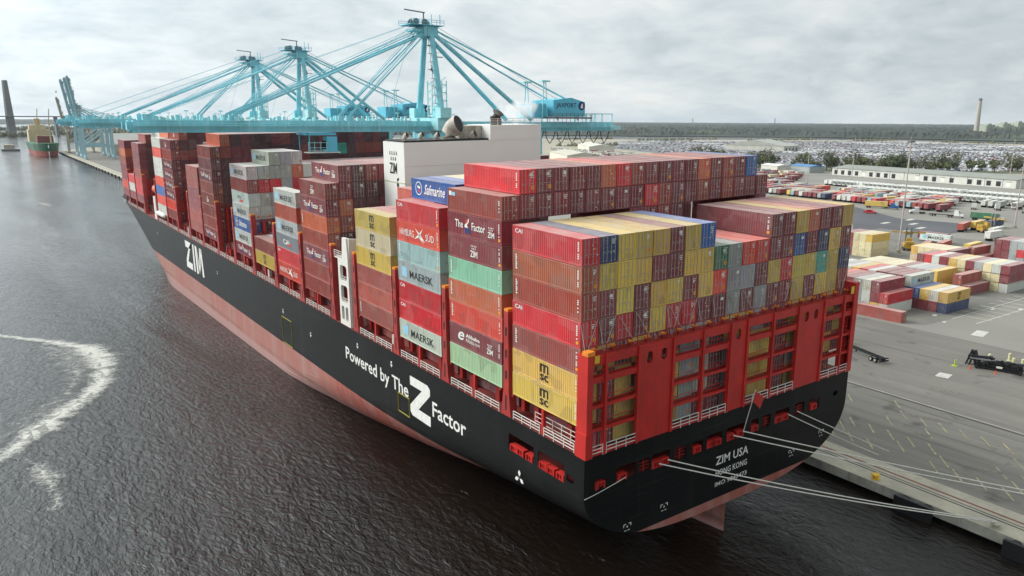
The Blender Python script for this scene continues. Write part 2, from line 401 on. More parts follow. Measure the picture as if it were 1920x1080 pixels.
# the tall Z, and the three letters on the bow
def ze(a, b): return (38.1-a*6.1, -11.1+b*6.0)
poly_side('hull_emblem', [[ze(*q) for q in p] for p in ([(.02,1),(.88,1),(1,.92),(1,.77),(.02,.77)],[(.60,.77),(1,.77),(.42,.25),(.0,.25)],[(.0,.25),(.42,.25),(1,.25),(1,0),(.1,0),(0,.08)])])
def zq(a, b): return (174.8-a*19.2, -11.9+b*7.6)      # unit box to bow letters
poly_side('hull_lettering', [[zq(*q) for q in p] for p in ([(0,1),(.36,1),(.33,.76),(.02,.76)],[(.36,1),(.33,.76),(.27,.72),(.14,.28),(.12,.24),(.02,.3),(.2,.76)],[(.02,.3),(.12,.24),(.37,.24),(.37,0),(0,0)],
    [(.44,1),(.52,1),(.52,0),(.44,0)],[(.58,1),(.67,1),(.69,0),(.6,0)],[(.67,1),(.70,.9),(.80,.1),(.79,0),(.75,0)],[(.83,1),(.92,1),(.79,.0),(.75,.0)],[(.88,1),(.95,1),(1,0),(.91,0)])])
def stern_text(t, x0, x1, z0, z1, sl=0):
    vs, fs = fit_text(t, x0, x1, z0, z1, off=.012); m = SM(); m.add([(a, -1.56, b) for a, b in vs], fs); m.build('stern_lettering', M['white'], ship)
stern_text('ZIM USA', 20.7, 26.8, -9.75, -8.6); stern_text('HONG KONG', 20.8, 26.7, -11.25, -10.45); stern_text('IMO 9845473', 20.8, 26.8, -12.65, -12.05)
# small draught, tug and thruster marks
def marks():
    for y, z in ((142,-7.6),(93,-6.9),(78,-8.2),(56.5,-4.9),(44,-4.6),(213,-7)):
        m = SM(); x = CX-HB-.04
        m.poly([(x,y-.2,z),(x,y+.2,z),(x,y+.2,z-.35),(x,y-.2,z-.35)]); m.poly([(x,y-.4,z-.5),(x,y+.4,z-.5),(x,y,z-1.0)]); m.build('hull_mark', M['white'], ship)
    x = CX-HB-.04
    for (y0, y1, z0, z1) in ((94,88.5,-14,-8.6),(42,38.4,-11.8,-8.9)):
        m = SM()
        for p, q in (((y0,z1),(y1,z1)),((y0,z0),(y0,z1)),((y1,z0),(y1,z1)),((y0,z0),(y1,z0))): m.beam((x,p[0],p[1]),(x,q[0],q[1]),.03,.16)
        m.build('pilot_door_outline', simple('yellow_outline', '#a8a03c', .6, .1, 1) if 'yo' not in M else M['yo'], ship)
    m = SM(); yc, zc = 10.3, -9.9
    for k in range(3):
        a = math.radians(90+120*k); u = (math.cos(a), math.sin(a)); n = (-u[1], u[0])
        m.poly([(x-.02, yc+u[0]*.1, zc+u[1]*.1),(x-.02, yc+u[0]*.6+n[0]*.28, zc+u[1]*.6+n[1]*.28),(x-.02, yc+u[0]*1.0, zc+u[1]*1.0),(x-.02, yc+u[0]*.6-n[0]*.28, zc+u[1]*.6-n[1]*.28)])
    m.build('thruster_mark', M['white'], ship)
    for xx, zz in ((6.2,-13.0),(12.0,-12.4),(36,-12.2),(42.5,-11.0)):
        m = SM(); y = -1.56
        for a, b, c, d in ((-.6,-.2,.3,.4),(.2,.6,.3,.4),(-.6,-.5,.0,.35),(.5,.6,.0,.35),(-.4,-.1,-.5,-.4),(.1,.4,-.5,-.4),(-.1,.1,-.1,.1)): m.box(xx+a, xx+b, y-.01, y, zz+c, zz+d)
        m.build('hull_mark', M['white'], ship)
marks()
# ------------------------------------------------------------------ rails and outer deck steel
def rail(p, q, parent=None, h=1.1, n=3, w=.07, mat='railwhite', name='railing', step=1.6):
    m = SM(); p, q = Vector(p), Vector(q); L = (q-p).length; k = max(1, round(L/step))
    for i in range(n): m.beam(p+Vector((0,0,h*(i+1)/n)), q+Vector((0,0,h*(i+1)/n)), w)
    for i in range(k+1): c = p.lerp(q, i/k); m.beam(c, c+Vector((0,0,h)), w)
    return m.build(name, M[mat], parent or ship)
BY = [0, 14.44, 29.0, 43.55, 67.74, 82.47, 97.19, 111.87, 126.0, 140.13, 154.42, 168.6, 182.78, 196.34, 231.48, 245.0, 257.99]
TH = 2.876; CL = 12.19
xs = CX-HB
for y in BY:
    if y > 260: continue
    for a, b in ((y+.4, y+5.8), (y+6.6, y+11.8)):
        rail((xs+.12, a, DK), (xs+.12, b, DK), h=1.05)
    if y < 1: rail((xs+1.3, .8, DK), (xs+1.3, 9, DK+.0), h=1.6, n=3)
M['post'] = simple('red_post_paint', '#a3312d', .55, .25, .4)
def lash_post(y, top=9.8):
    m = SM(); x = xs+.1
    m.add([(x,y-.55,DK+3.2),(x,y+.55,DK+3.2),(x+1.0,y+.55,DK+3.2),(x+1.0,y-.55,DK+3.2),(x,y-.42,top),(x,y+.42,top),(x+1.0,y+.42,top),(x+1.0,y-.42,top)],
          [(0,1,5,4),(1,2,6,5),(2,3,7,6),(3,0,4,7),(4,5,6,7)])
    m.add([(x-.02,y-1.0,DK),(x-.02,y+1.0,DK),(x+1.0,y+1.0,DK),(x+1.0,y-1.0,DK),(x-.02,y-.55,DK+3.2),(x-.02,y+.55,DK+3.2),(x+1.0,y+.55,DK+3.2),(x+1.0,y-.55,DK+3.2)],
          [(0,1,5,4),(1,2,6,5),(2,3,7,6),(3,0,4,7)])
    for z in (DK+.7, 1.6, 4.2, 6.9): m.box(x-.03, x-.01, y-.16, y+.16, z, z+(1.9 if z < 0 else 1.0), 1)
    o = m.build('lashing_post', [M['post'], M['dark']], ship)
    c = SM(); c.box(x, x+.9, y-.4, y+.4, top, top+.32); c.build('post_cap', M['orange'], o)

gaps = [BY[i]-1.15 for i in range(1, len(BY)) if BY[i] not in (67.74, 231.48)] + [56.9, 66.4, 209.9, 230.2]
for y in gaps: lash_post(y)
lb_gap = [g for g in gaps if g > 10]
def lashing_bridge(y):
    b = SM()
    for z in (-.2, 2.7, 5.6, 8.4): b.box(1.2, 46.4, y-.4, y+.4, z-.12, z)
    o = b.build('lashing_bridge', M['shipred2'], ship)
    for x in (2.55, 12.5, 22.5, 32.5, 45): c = SM(); c.box(x-.25, x+.25, y-.35, y+.35, DK, 8.4); c.build('bridge_column', M['shipred'], o)
    for z in (2.7, 5.6, 8.4):
        r = SM()
        for h in (.5, 1.0): r.beam((1.2, y-.4, z+h), (46.4, y-.4, z+h), .06)
        r.build('bridge_rail', M['shipred'], o)
for y in gaps: lashing_bridge(y)
# coaming wall and pedestals under the outer stacks
for y in BY:
    if y > 260: continue
    if y > 0: m = SM(); m.box(2.7, 44.8, y+.3, y+12.2, DK, -.75); m.build('hatch_coaming', M['shipred'], ship)
    for dy in (6.2,):
        m = SM(); m.box(xs+.2, xs+.6, y+dy-.2, y+dy+.2, DK, -.05); m.beam((xs+.3, y+dy, -.3), (2.6, y+dy, -1.6), .2)
        m.build('deck_pedestal', M['shipred'], ship)
    m = SM(); m.box(xs+.15, 2.6, y+.1, y+.35, -.3, -.04); m.box(xs+.15, 2.6, y+11.9, y+12.15, -.3, -.04); m.build('stack_support', M['shipred2'], ship)
    for dy in (3.0, 9.2):
        m = SM(); m.box(1.6, 2.2, y+dy, y+dy+.9, DK, DK+1.6+R.random()*.5); m.build('deck_locker', M['shipred2'] if R.random() < .7 else M['railwhite'], ship)
# ------------------------------------------------------------------ stern lashing bridge
def stern_bridge():
    hs = []
    for a, b in ((.5,2.1),(2.6,6.9),(12.5,16.95),(17.45,21.7),(25.2,29.7),(30.2,34.8),(40.7,44.7),(45.2,46.9)):
        hs += [rr(a, b, 5.75, 7.05, .3), rr(a, b, 2.6, 5.1, .3), rr(a, b, .0, 2.3, .12), rr(a, b, -2.6, -.3, .12)]
    for x in (8.7, 10.9, 23.4, 36.8, 38.8): hs.append(rr(x-.42, x+.42, 5.8, 7.15, .4))
    p = plate('stern_lashing_bridge', [(-.3,DK),(47.8,DK),(47.8,8.0),(-.3,8.0)], hs, .3, lambda a, b, d: (a, -1.35+d, b), M['shipred'], ship, SH)
    for x in (2.3, 17.2, 29.95, 44.95, 7.0, 12.3, 22.0, 25.0, 35.0, 40.5):
        m = SM(); m.box(x-.16, x+.16, -1.72, -1.51, DK, 8.15); m.build('bridge_stiffener', M['shipred'], p)
    m = SM(); m.box(-.35, .42, -1.75, -.1, DK, 8.3); m.box(-.45, .5, -1.8, -.05, DK, DK+2.8); m.build('corner_column', M['shipred'], p)
    m = SM(); m.box(46.9, 47.85, -1.75, -.1, DK, 9.6); m.build('corner_column', M['shipred'], p)
    for z in (-.2, 2.45, 5.4, 8.05):
        m = SM(); m.box(.9, 46.9, -1.2, -.15, z-.1, z+.02); m.build('walkway', M['shipred2'], p)
    for z in (-.2, 2.45, 5.4):
        for a, b in ((.5,2.1),(2.6,6.9),(12.5,16.95),(17.45,21.7),(25.2,29.7),(30.2,34.8),(40.7,44.7),(45.2,46.9)):
            m = SM()
            for h in (.45,.95): m.beam((a,-1.1,z+h),(b,-1.1,z+h),.06)
            m.build('walkway_rail', M['shipred'], p)
    for a, b in ((.6,2.1),(2.6,6.9),(12.5,16.95),(17.45,21.7),(25.2,29.7),(30.2,34.8),(40.7,44.7),(45.2,46.9)):
        rail((a, -1.62, DK), (b, -1.62, DK), h=1.2, name='railing')
    m = SM()
    for h in (.5, 1.0): m.beam((1, -1.3, 8.1+h), (46.9, -1.3, 8.1+h), .06)
    for i in range(32): x = 1+45.9*i/31; m.beam((x,-1.3,8.05),(x,-1.3,9.1),.07)
    m.build('top_rail', M['shipred2'], p)
    for i in range(19):
        x = 1.25+2.5*i
        c = SM(); c.box(x-.14, x+.14, -1.0, -.6, 8.05, 8.5); c.build('lashing_pedestal', M['shipred2'], p)
        c = SM(); c.box(x-.24, x+.24, -1.05, -.55, 8.5, 8.68); c.build('pedestal_lamp', M['orange'], p)
    c = SM(); c.box(-.45, .5, -1.85, -.9, 8.3, 8.75); c.build('column_cap', M['orange'], p)
    c = SM(); c.box(.5, 1.15, -1.82, -1.76, 7.4, 8.2); c.build('corner_placard', M['yellow'], p)
    c = SM(); c.box(45.9, 46.6, -1.82, -1.76, 8.2, 9.2); c.build('corner_placard', M['yellow'], p)
    for i in range(19):
        x0 = 2.5*i+.1; z = 3*TH-.1
        for (a, b, c_, d) in ((x0+.35, 8.1, x0+2.2, z+2.95), (x0+2.2, 8.1, x0+.3, z+2.8), (x0+.2, 8.1, x0-.1, z+2.7)):
            if R.random() < .3: continue
            m = SM(); m.beam((a, -.55, b), (c_, -.08, d+R.uniform(-.15, .05)), .06); m.build('lashing_rod', M['galv'], p)
stern_bridge()
# ------------------------------------------------------------------ engine casing with exhausts, gangway tower, deckhouse, lifeboat
M['seam'] = simple('casing_seam', '#bfc0ba', .6, .1, 1)
def casing():
    m = SM(); m.box(9.8, 37.6, 57.5, 65.2, -1, 26.9); m.box(26.6, 37.6, 57.45, 65.25, 26.9, 29.4)
    o = m.build('engine_casing', M['shipwhite'], ship)
    m = SM(); m.box(10.1, 26.5, 57.9, 64.9, 26.92, 27.2); m.build('casing_top', M['dark'], o)
    def q(pts): return [(9.76, y, z) for y, z in pts]
    for t, y0, y1, z0, z1 in (('ZIM', 62.9, 60.2, 21.7, 23.5),):
        vs, fs = fit_text(t, 0, y0-y1, 0, z1-z0, off=.015); l = SM(); l.add([(9.76, y0-a, z0+b) for a, b in vs], fs); l.build('casing_lettering', M['black'], o)
    for y in (62.9, 62.1, 61.3, 60.5): l = SM(); l.poly(q([(y-.05,24.8),(y-.38,24.8),(y-.30,25.4),(y-.12,25.4)])); l.build('casing_emblem', M['black'], o)
    for y in (62.5, 61.7, 60.9): l = SM(); l.poly(q([(y-.05,23.9),(y-.38,23.9),(y-.30,24.5),(y-.12,24.5)])); l.build('casing_emblem', M['black'], o)
    l = SM(); l.poly(q([(60.4,19.6),(59.7,19.6),(59.7,20.2),(60.4,20.2)])); l.poly(q([(60.2,20.4),(59.6,20.8),(59.8,21.2),(60.4,20.8)])); l.build('casing_emblem', M['black'], o)
    l = SM(); l.box(9.72, 9.79, 57.6, 65.1, 20.3, 20.42); l.build('casing_stripe', simple('pale_green_stripe', '#b9c4a8', .6, .3, .3), o)
    def elbow(x, y, z0, r, h, d, mat, dark=True):
        pts = [(x, y, z0)] + [(x + d[0]*(1-math.cos(t))*r*1.7, y + d[1]*(1-math.cos(t))*r*1.7, z0+h+math.sin(t)*r*1.7) for t in [math.radians(a) for a in (0, 20, 40, 60, 75)]]
        e = SM(); e.tube(pts, r, 16, caps=False); p = e.build('exhaust_pipe', M[mat], o, smooth=True)
        a, b = Vector(pts[-2]), Vector(pts[-1]); n = (b-a).normalized()
        k = SM(); k.disc(b-n*r*.12, r*.93, n, 16); k.build('exhaust_mouth', M['dark'], p)
    D2 = (.50, -.87)
    elbow(20.2, 60.6, 26.9, 1.5, .4, D2, 'beigeduct')
    elbow(23.6, 58.9, 26.9, .62, .1, D2, 'beigeduct')
    for x, hh in ((10.7, .45), (13.6, .5), (16.6, .4)): elbow(x, 58.9, 27.0, .42, hh, D2, 'beigeduct')
    e = SM(); e.box(22.0, 26.55, 60.2, 64, 26.9, 29.3); e.build('duct_housing', M['beigeduct'], o)
    e = SM(); e.tube([(29.3, 59.8, 29.4), (29.3, 59.8, 30.6), (29.45, 59.2, 31.5)], 1.05, 14); p = e.build('exhaust_pipe', simple('sooty_pipe', '#57504a', .7, .4, .8), o, smooth=True)
    e = SM(); e.disc((29.42, 59.3, 31.35), .9, (.15, -.6, .9), 14); e.build('exhaust_mouth', M['dark'], p)
    r_ = rail((26.7, 57.55, 29.4), (37.5, 57.55, 29.4), parent=o, mat='railwhite')
    for z in (3, 8, 13, 18, 23): e = SM(); e.box(9.9, 37.5, 57.47, 57.5, z, z+.06); e.build('casing_seam', M['seam'], o)
casing()
def gangway_tower():
    hs = [rr(59.9, 62.6, 4.6, 7.2, .6), rr(59.9, 62.6, .9, 3.8, .6), rr(60.0, 61.1, -2.2, .2, .35), rr(61.6, 62.7, -2.2, .2, .35)]
    p = plate('gangway_tower', [(59.2,DK),(63.4,DK),(63.4,8.2),(61.6,8.2),(61.2,11.9),(59.6,11.9),(59.2,8.2)], hs, .5, lambda a, b, d: (xs+.4+d, a, b), M['railwhite'], ship, SH)
    p2 = plate('tower_side', [(xs+.4,DK),(2.6,DK),(2.6,11.6),(xs+.4,11.9)], [rr(.9,2.1,5.2,8.8,.4), rr(.9,2.1,.9,4,.4), rr(.9,2.1,-2,.2,.3)], .5, lambda a, b, d: (a, 59.3+d, b), M['railwhite'], p, SH)
    for z in (4.2, .5):
        m = SM(); m.box(xs+.5, 2.6, 59.4, 63.2, z-.1, z); m.build('tower_floor', M['railwhite'], p)
        rail((xs+.3, 59.9, z), (xs+.3, 62.6, z), parent=p)
    rail((xs+.4, 61.8, 8.2), (xs+.4, 65.4, 8.2), parent=p); m = SM(); m.box(xs+.4, 2.6, 61.6, 65.4, 8.0, 8.2); m.build('tower_floor', M['railwhite'], p)
    m = SM(); m.box(.9, 2.0, 60.6, 62.0, .9, 2.8); m.build('rescue_gear', simple('green_gear', '#2c6b4a', .6, .2, 1), p)
gangway_tower()
def deckhouse():
    m = SM(); m.box(3.5, 44, 213, 227, -1, 27.5); o = m.build('deckhouse', M['shipwhite'], ship)
    m = SM(); m.box(xs+.3, 2.8, 212.4, 215.4, DK, 4.2)
    m.build('lifeboat_platform', M['railwhite'], ship)
    m = SM(); m.tube([(xs+.6, y, -.6) for y in (200.2, 201, 210.5, 211.3)], [.35, .85, .85, .35], 10); m.build('liferaft_cradle', M['railwhite'], ship)
deckhouse()
lb = thing('lifeboat', 'orange enclosed lifeboat hanging above the deck rail near the bow', 'lifeboat', SH((1.4, 213.4, 5.1)))
m = MB(); m.tube([(0, y, 1.3+abs(y)**2*.02) for y in (-4.2,-3.6,-2.2,0,2.2,3.6,4.2)], [.25,.95,1.45,1.6,1.45,.95,.25], 12); m.build('boat_hull', M['orangeboat'], lb, smooth=True)
m = MB(); m.box(-.7,.7,-2.8,-1.4,2.6,3.4); m.build('cockpit', M['orangeboat'], lb)
m = MB(); m.box(-.72,-.71,-2.6,-1.6,2.9,3.2); m.build('window', M['glass'], lb)
m = MB(); m.tube([(1.4,-3.2,-.5),(1.2,-3.2,3.6),(0,-3.2,4.2)], .18, 6); m.tube([(1.4,3.2,-.5),(1.2,3.2,3.6),(0,3.2,4.2)], .18, 6); m.build('davit', M['railwhite'], lb)
# bow fittings
for y, x in ((276, 3.4), (282, 6.5)):
    m = SM(); m.box(x, x+2.2, y, y+1.8, DK, DK+2.6); m.tube([(x+1,y+1,DK),(x+1,y+1,DK+4)], .2, 6); m.build('mooring_winch', M['dark'], ship)
# stern flag on a slim staff
fl = thing('ship_flag', 'small red flag on a slim white staff leaning over the transom', 'flag', SH((25.6, -1.5, -4.0)))
m = MB(); m.tube([(0,0,-2.6),(-.05,-1.4,3.4)], .06, 6); m.build('flag_staff', M['railwhite'], fl)
m = MB(); i = [m.V((-.05+.42*k, -1.38+.14*math.sin(k*1.4), 3.3-.32*k), (-.02+.36*k, -1.1+.16*math.sin(k*1.4+.4), 1.9-.36*k)) for k in range(5)]
for a, b in zip(i, i[1:]): m.F((a, a+1, b+1, b))
m.build('flag_cloth', M['redmark'], fl)
# ------------------------------------------------------------------ containers: shared meshes, one object each
CW, CH = 2.41, 2.81
P = {k: hexc(v) for k, v in dict(maroon='#82303a', brown='#963e36', red='#cf2632', orange='#c5613a', rust='#ad4a3a', yellow='#dcb852', olive='#dfbd52', blue='#1f62ad',
     navy='#1f3c66', grey='#a3a9a8', pale='#c9ccc4', white='#d9d9d1', mint='#86bd9f', palegreen='#a2c29a', lightblue='#93b6ba', green='#21704a', teal='#3fa892',
     scarlet='#dd3f28', cream='#ddd2a6', dark='#5a2c33', slate='#8d9899').items()}
ADJ = dict(maroon='maroon', brown='reddish-brown', red='bright red', orange='orange-brown', rust='rust-coloured', yellow='yellow', olive='mustard', blue='blue', navy='dark blue',
     grey='grey', pale='pale grey', white='white', mint='mint green', palegreen='pale green', lightblue='pale blue', green='dark green', teal='teal', scarlet='orange-red', cream='cream', dark='dark maroon', slate='slate grey')
def corr(a, b, per):
    n = max(1, round((b-a)/per)); w = (b-a)/n; out = []
    for k in range(n): x = a+k*w; out += [(x, 0), (x+w*.3, 0), (x+w*.5, 1), (x+w*.8, 1)]
    return out + [(b, 0)]
def body_mesh(L):
    m = MB(); y0, y1, hx = -L/2, L/2, CW/2
    prof = corr(y0+.18, y1-.1, .36)
    for s in (-1, 1):
        ring = [m.V((s*(hx-.005-.05*d), y, .15), (s*(hx-.005-.05*d), y, CH-.11)) for y, d in prof]
        for a, b in zip(ring, ring[1:]): m.F((a, b, b+1, a+1))
        m.box(s*hx-.06*(s > 0), s*hx+.06*(s < 0), y0, y1, CH-.11, CH); m.box(s*hx-.06*(s > 0), s*hx+.06*(s < 0), y0, y1, 0, .16)
        for y in (y0, y1-.15): m.box(s*hx-.15*(s > 0)+.001*s, s*hx+.15*(s < 0)+.001*s, y-.001, y+.151, .0, CH+.012)
    pr = corr(y0+.15, y1-.15, .42)
    ring = [m.V((-hx+.05, y, CH-.012-.022*d), (hx-.05, y, CH-.012-.022*d)) for y, d in pr]
    for a, b in zip(ring, ring[1:]): m.F((a, a+1, b+1, b))
    m.box(-hx+.06, hx-.06, y0+.0, y0+.14, CH-.1, CH-.002); m.box(-hx+.06, hx-.06, y0+.0, y0+.14, .0, .14)
    m.box(-hx+.06, hx-.06, y1-.1, y1, CH-.1, CH-.002); m.box(-hx+.06, hx-.06, y1-.1, y1, .0, .14)
    pe = corr(-hx+.15, hx-.15, .25); ring = [m.V((x, y1-.02-.04*d, .14), (x, y1-.02-.04*d, CH-.1)) for x, d in pe]
    for a, b in zip(ring, ring[1:]): m.F((a, a+1, b+1, b))
    m.poly([(-hx,y0+.05,.01),(hx,y0+.05,.01),(hx,y1,.01),(-hx,y1,.01)])
    m.poly([(-hx+.1,y0+.13,.1),(hx-.1,y0+.13,.1),(hx-.1,y0+.13,CH-.08),(-hx+.1,y0+.13,CH-.08)])
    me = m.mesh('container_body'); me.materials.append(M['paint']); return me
def door_mesh(L, s, plain=False, k=None):
    m = MB(); y = -L/2; a, b = (-1.07, -.012) if s < 0 else (.012, 1.07)
    m.box(a, b, y+.05, y+.10, .15, CH-.105)
    pz = [(.30,1.0),(1.1,1.75),(1.85,2.55)] if not plain else [(.30,2.55)]
    for z0, z1 in pz: m.box(a+.12, b-.12, y+.028, y+.05, z0, z1)
    for z in (.35, 1.0, 1.75, 2.45): m.box(a-.05 if s < 0 else b-.1, a+.1 if s < 0 else b+.05, y+.015, y+.05, z, z+.1)
    if k is not None: plac_geo(m, L, k)
    if k is not None and s < 0: pass
    me = m.mesh('door'); [me.materials.append(M[q]) for q in ('paint', 'white', 'yellowmark')]; return me
def gear_mesh(L, s):
    m = MB(); y = -L/2; a = -.82 if s < 0 else .28
    for x in (a, a+.50):
        m.tube([(x, y-.005, .12), (x, y-.005, CH-.08)], .03, 5)
        for z in (.2, .9, 1.6, 2.3, 2.6): m.box(x-.07, x+.07, y-.01, y+.03, z, z+.07)
        m.box(x-.03, x+.34*(1 if x < 0 else -1), y-.03, y, 1.12, 1.17) if x > -9 and x < 0 else m.box(x-.34, x+.03, y-.03, y, 1.12, 1.17)
    me = m.mesh('locking_gear'); me.materials.append(M['galv']); return me
def plac_geo(m, L, k):
    r = random.Random(k); y = -L/2+.02
    def q(x, z, w, h, c=1): m.poly([(x,y,z),(x+w,y,z),(x+w,y,z+h),(x,y,z+h)], c)
    if r.random() < .75:
        z0 = r.uniform(2.2, 2.5)
        for i in range(r.choice((2, 3, 4))): q(.3+.2*r.random(), z0-i*.2, r.uniform(.3, .55), .09)
    for i in range(r.choice((1, 2, 3, 4))): q(.15+.7*r.random(), .4+1.6*r.random(), r.uniform(.08, .24), r.uniform(.08, .24), r.choice((1, 1, 1, 2)))
    if r.random() < .3: q(.2, 2.0, .5, .35)
    if k % 4 == 1: m.poly([(.5,y-.002,.45),(.95,y-.002,.45),(.95,y-.002,.9),(.5,y-.002,.9)], 2)
def side_marks(L, k):
    m = MB(); x = -CW/2-.006; r = random.Random(k+50)
    for i in range(9): z = 2.45-i*.2; a = -L/2+.42; m.poly([(x,a+.25,z),(x,a,z),(x,a,z-.13),(x,a+.25,z-.13)]) if r.random() < .85 else 0
    if k % 2: m.poly([(x,-L/2+.7,.4),(x,-L/2+.3,.4),(x,-L/2+.3,.75),(x,-L/2+.7,.75)], 1)
    me = m.mesh('side_placard'); me.materials.append(M['white']); me.materials.append(M['yellowmark']); return me
MBODY = body_mesh(CL); MDOOR = [door_mesh(CL, -1), door_mesh(CL, 1)]; MGEAR = [gear_mesh(CL, -1), gear_mesh(CL, 1)]
MPLAC = [door_mesh(CL, 1, k=k) for k in range(14)]; MSIDE = [side_marks(CL, k) for k in range(4)]
MSIDE2 = {}
# side lettering: 2D art in the plane of the side, x to the reader's right, y up, centred on the side
SLOT = ['white', 'black', 'ltblue', 'dkblue', 'redmark']
def art(kind):
    m = MB(); x = -CW/2-.008
    def T(t, x0, x1, z0, z1, c=0, **k):
        vs, fs = fit_text(t, x0, x1, z0, z1, **k); m.add([(x, -a, b) for a, b in vs], fs, c)
    def Q(pts, c=0): m.poly([(x-.003*(c > 0), -a, b) for a, b in pts], c)
    def ring(cx, cz, r, c, n=14): Q([(cx+r*math.cos(2*math.pi*i/n), cz+r*math.sin(2*math.pi*i/n)) for i in range(n)], c)
    def annul(cx, cz, r0, r1, c, n=18):
        for i in range(n): a, b = 2*math.pi*i/n, 2*math.pi*(i+1)/n; Q([(cx+r0*math.cos(a), cz+r0*math.sin(a)), (cx+r0*math.cos(b), cz+r0*math.sin(b)), (cx+r1*math.cos(b), cz+r1*math.sin(b)), (cx+r1*math.cos(a), cz+r1*math.sin(a))], c)
    def star(cx, cz, r, c):
        Q([(cx+(r if i % 2 == 0 else r*.38)*math.sin(math.pi*i/7), cz+(r if i % 2 == 0 else r*.38)*math.cos(math.pi*i/7)) for i in range(14)], c)
    def crest(cx, cz, s):                       # two rows of small marks above the letters
        for i in range(4): Q([(cx+(i-1.9)*.36*s, cz+.62*s), (cx+(i-1.9)*.36*s+.2*s, cz+.62*s), (cx+(i-1.9)*.36*s+.15*s, cz+.42*s), (cx+(i-1.9)*.36*s+.05*s, cz+.42*s)])
        for i in range(3): Q([(cx+(i-1.4)*.36*s, cz+.3*s), (cx+(i-1.4)*.36*s+.2*s, cz+.3*s), (cx+(i-1.4)*.36*s+.15*s, cz+.1*s), (cx+(i-1.4)*.36*s+.05*s, cz+.1*s)])
        T('ZIM', cx-.85*s, cx+.8*s, cz-.85*s, cz-.05*s, off=.018)
    if kind == 'maersk': Q([(-4.9,.7),(-3.5,.7),(-3.5,2.1),(-4.9,2.1)], 2); star(-4.2, 1.4, .55, 0); T('MAERSK', -2.6, 4.0, .75, 1.85, 1, off=.012)
    elif kind == 'msc': [Q([(q,1.42),(q+.28,1.42),(q+.28,2.2),(q,2.2)], 1) for q in (-.78,-.14,.5)]; Q([(-.78,2.2),(.78,2.2),(.66,2.42),(-.78,2.42)], 1); T('sc', -.78, .78, .45, 1.25, 1, off=.02)
    elif kind == 'zf':
        T('The', -4.3, -2.4, 1.05, 2.0, 0, off=.014); T('Factor', -.4, 2.6, 1.0, 1.95, 0, off=.014)
        Q([(-2.0,1.5),(-1.0,2.4),(-1.0,1.95),(-1.5,1.5),(-.9,.9),(-1.7,.9),(-2.0,1.1)], 0); Q([(-2.0,1.2),(-.8,1.2),(-.8,.5),(-2.0,.5)], 3); Q([(-1.9,1.9),(-1.4,2.3),(-1.2,2.0),(-1.7,1.6)], 4); crest(3.9, 1.35, .85)
    elif kind == 'zim': crest(0, 1.45, 1.0)
    elif kind == 'ham':
        T('HAMBURG', -5.2, -1.0, .9, 1.85); T('S\u00dcD', 2.3, 4.6, .9, 2.0)
        Q([(-.9,.75),(.3,1.5),(1.6,2.4),(.75,1.3),(1.9,.35),(.4,1.1)]); Q([(-.6,2.3),(.5,1.35),(.8,1.6)]); Q([(.35,1.25),(2.2,.6),(.9,1.55)])
    elif kind == 'saf': annul(-3.9, 1.5, .95, .82, 0); Q([(-4.3,1.9),(-3.4,1.75),(-3.5,1.45),(-4.2,1.55)], 0); Q([(-4.15,1.35),(-3.55,1.25),(-3.6,.95),(-4.1,1.05)], 4); T('Safmarine', -2.3, 3.4, .8, 2.2, 0, shear=.35, off=.012)
    elif kind == 'ali': T('e', -4.0, -2.5, .85, 2.0, 0, shear=.3, off=.012); T('Alibaba', -2.1, 1.2, 1.5, 2.0, 0, off=.02); T('Alibaba.com', -2.1, 1.2, .9, 1.4, 0); crest(3.5, 1.35, .85)
    elif kind == 'cai': T('CAI', -5.6, -4.2, 2.0, 2.5, 0, off=.016)
    elif kind == 'caic': T('CAI', -2.2, 1.2, .9, 1.9, 0, off=.016); Q([(.2,.7),(2.4,.9),(2.4,1.3),(.2,1.1)], 4)
    elif kind == 'oo': T('CAPITAL', -2.0, 1.0, 1.3, 1.9, 1, off=.012); Q([(-.4,.6),(2.2,.6),(2.2,1.1),(-.4,1.1)], 4)
    elif kind == 'nyk': Q([(-5.7,1.95),(-5.1,1.95),(-5.1,2.5),(-5.7,2.5)], 0); Q([(-5.05,1.95),(-4.2,1.95),(-4.2,2.4),(-5.05,2.4)], 2)
    elif kind == 'tex':
        for i in range(8): Q([(-5.55, 2.5-i*.22), (-5.55+(.34 if i % 3 else .22), 2.5-i*.22), (-5.55+(.34 if i % 3 else .22), 2.36-i*.22), (-5.55, 2.36-i*.22)])
    me = m.mesh('side_lettering')
    for s in SLOT: me.materials.append(M[s])
    return me
ART = {k: art(k) for k in 'maersk msc zf zim ham saf ali cai caic oo nyk tex'.split()}
def dress(o, doors=True, plac=True, deco=None, side=False, rnd=R, flip=False):
    c = o.color
    if doors:
        for k in (0, 1):
            d = bpy.data.objects.new('door', MPLAC[rnd.randrange(14)] if k and plac else MDOOR[k]); COL.objects.link(d); d.parent = o; d.color = c
            g = bpy.data.objects.new('locking_gear', MGEAR[k]); COL.objects.link(g); g.parent = d
    if side: q = bpy.data.objects.new('side_placard', MSIDE[rnd.randrange(4)]); COL.objects.link(q); q.parent = o
    if deco:
        q = bpy.data.objects.new('side_lettering', ART[deco]); COL.objects.link(q); q.parent = o
        if flip: q.rotation_euler = (0, 0, math.pi)
ORD = 'bottom second third fourth fifth sixth seventh eighth ninth tenth'.split()
NTH = 'first second third fourth fifth sixth seventh eighth ninth tenth eleventh twelfth thirteenth fourteenth fifteenth sixteenth seventeenth eighteenth nineteenth twentieth'.split()
DESC = dict(maersk='lettered in black beside a star', msc='lettered in black', zf='with white slogan', zim='with white three-letter mark', ham='with white bird emblem', saf='with white script', ali='with white swirl', cai='with small white corner mark',
    caic='with white and red mark', oo='with black and red mark', nyk='with small corner logo', tex='with small white code')
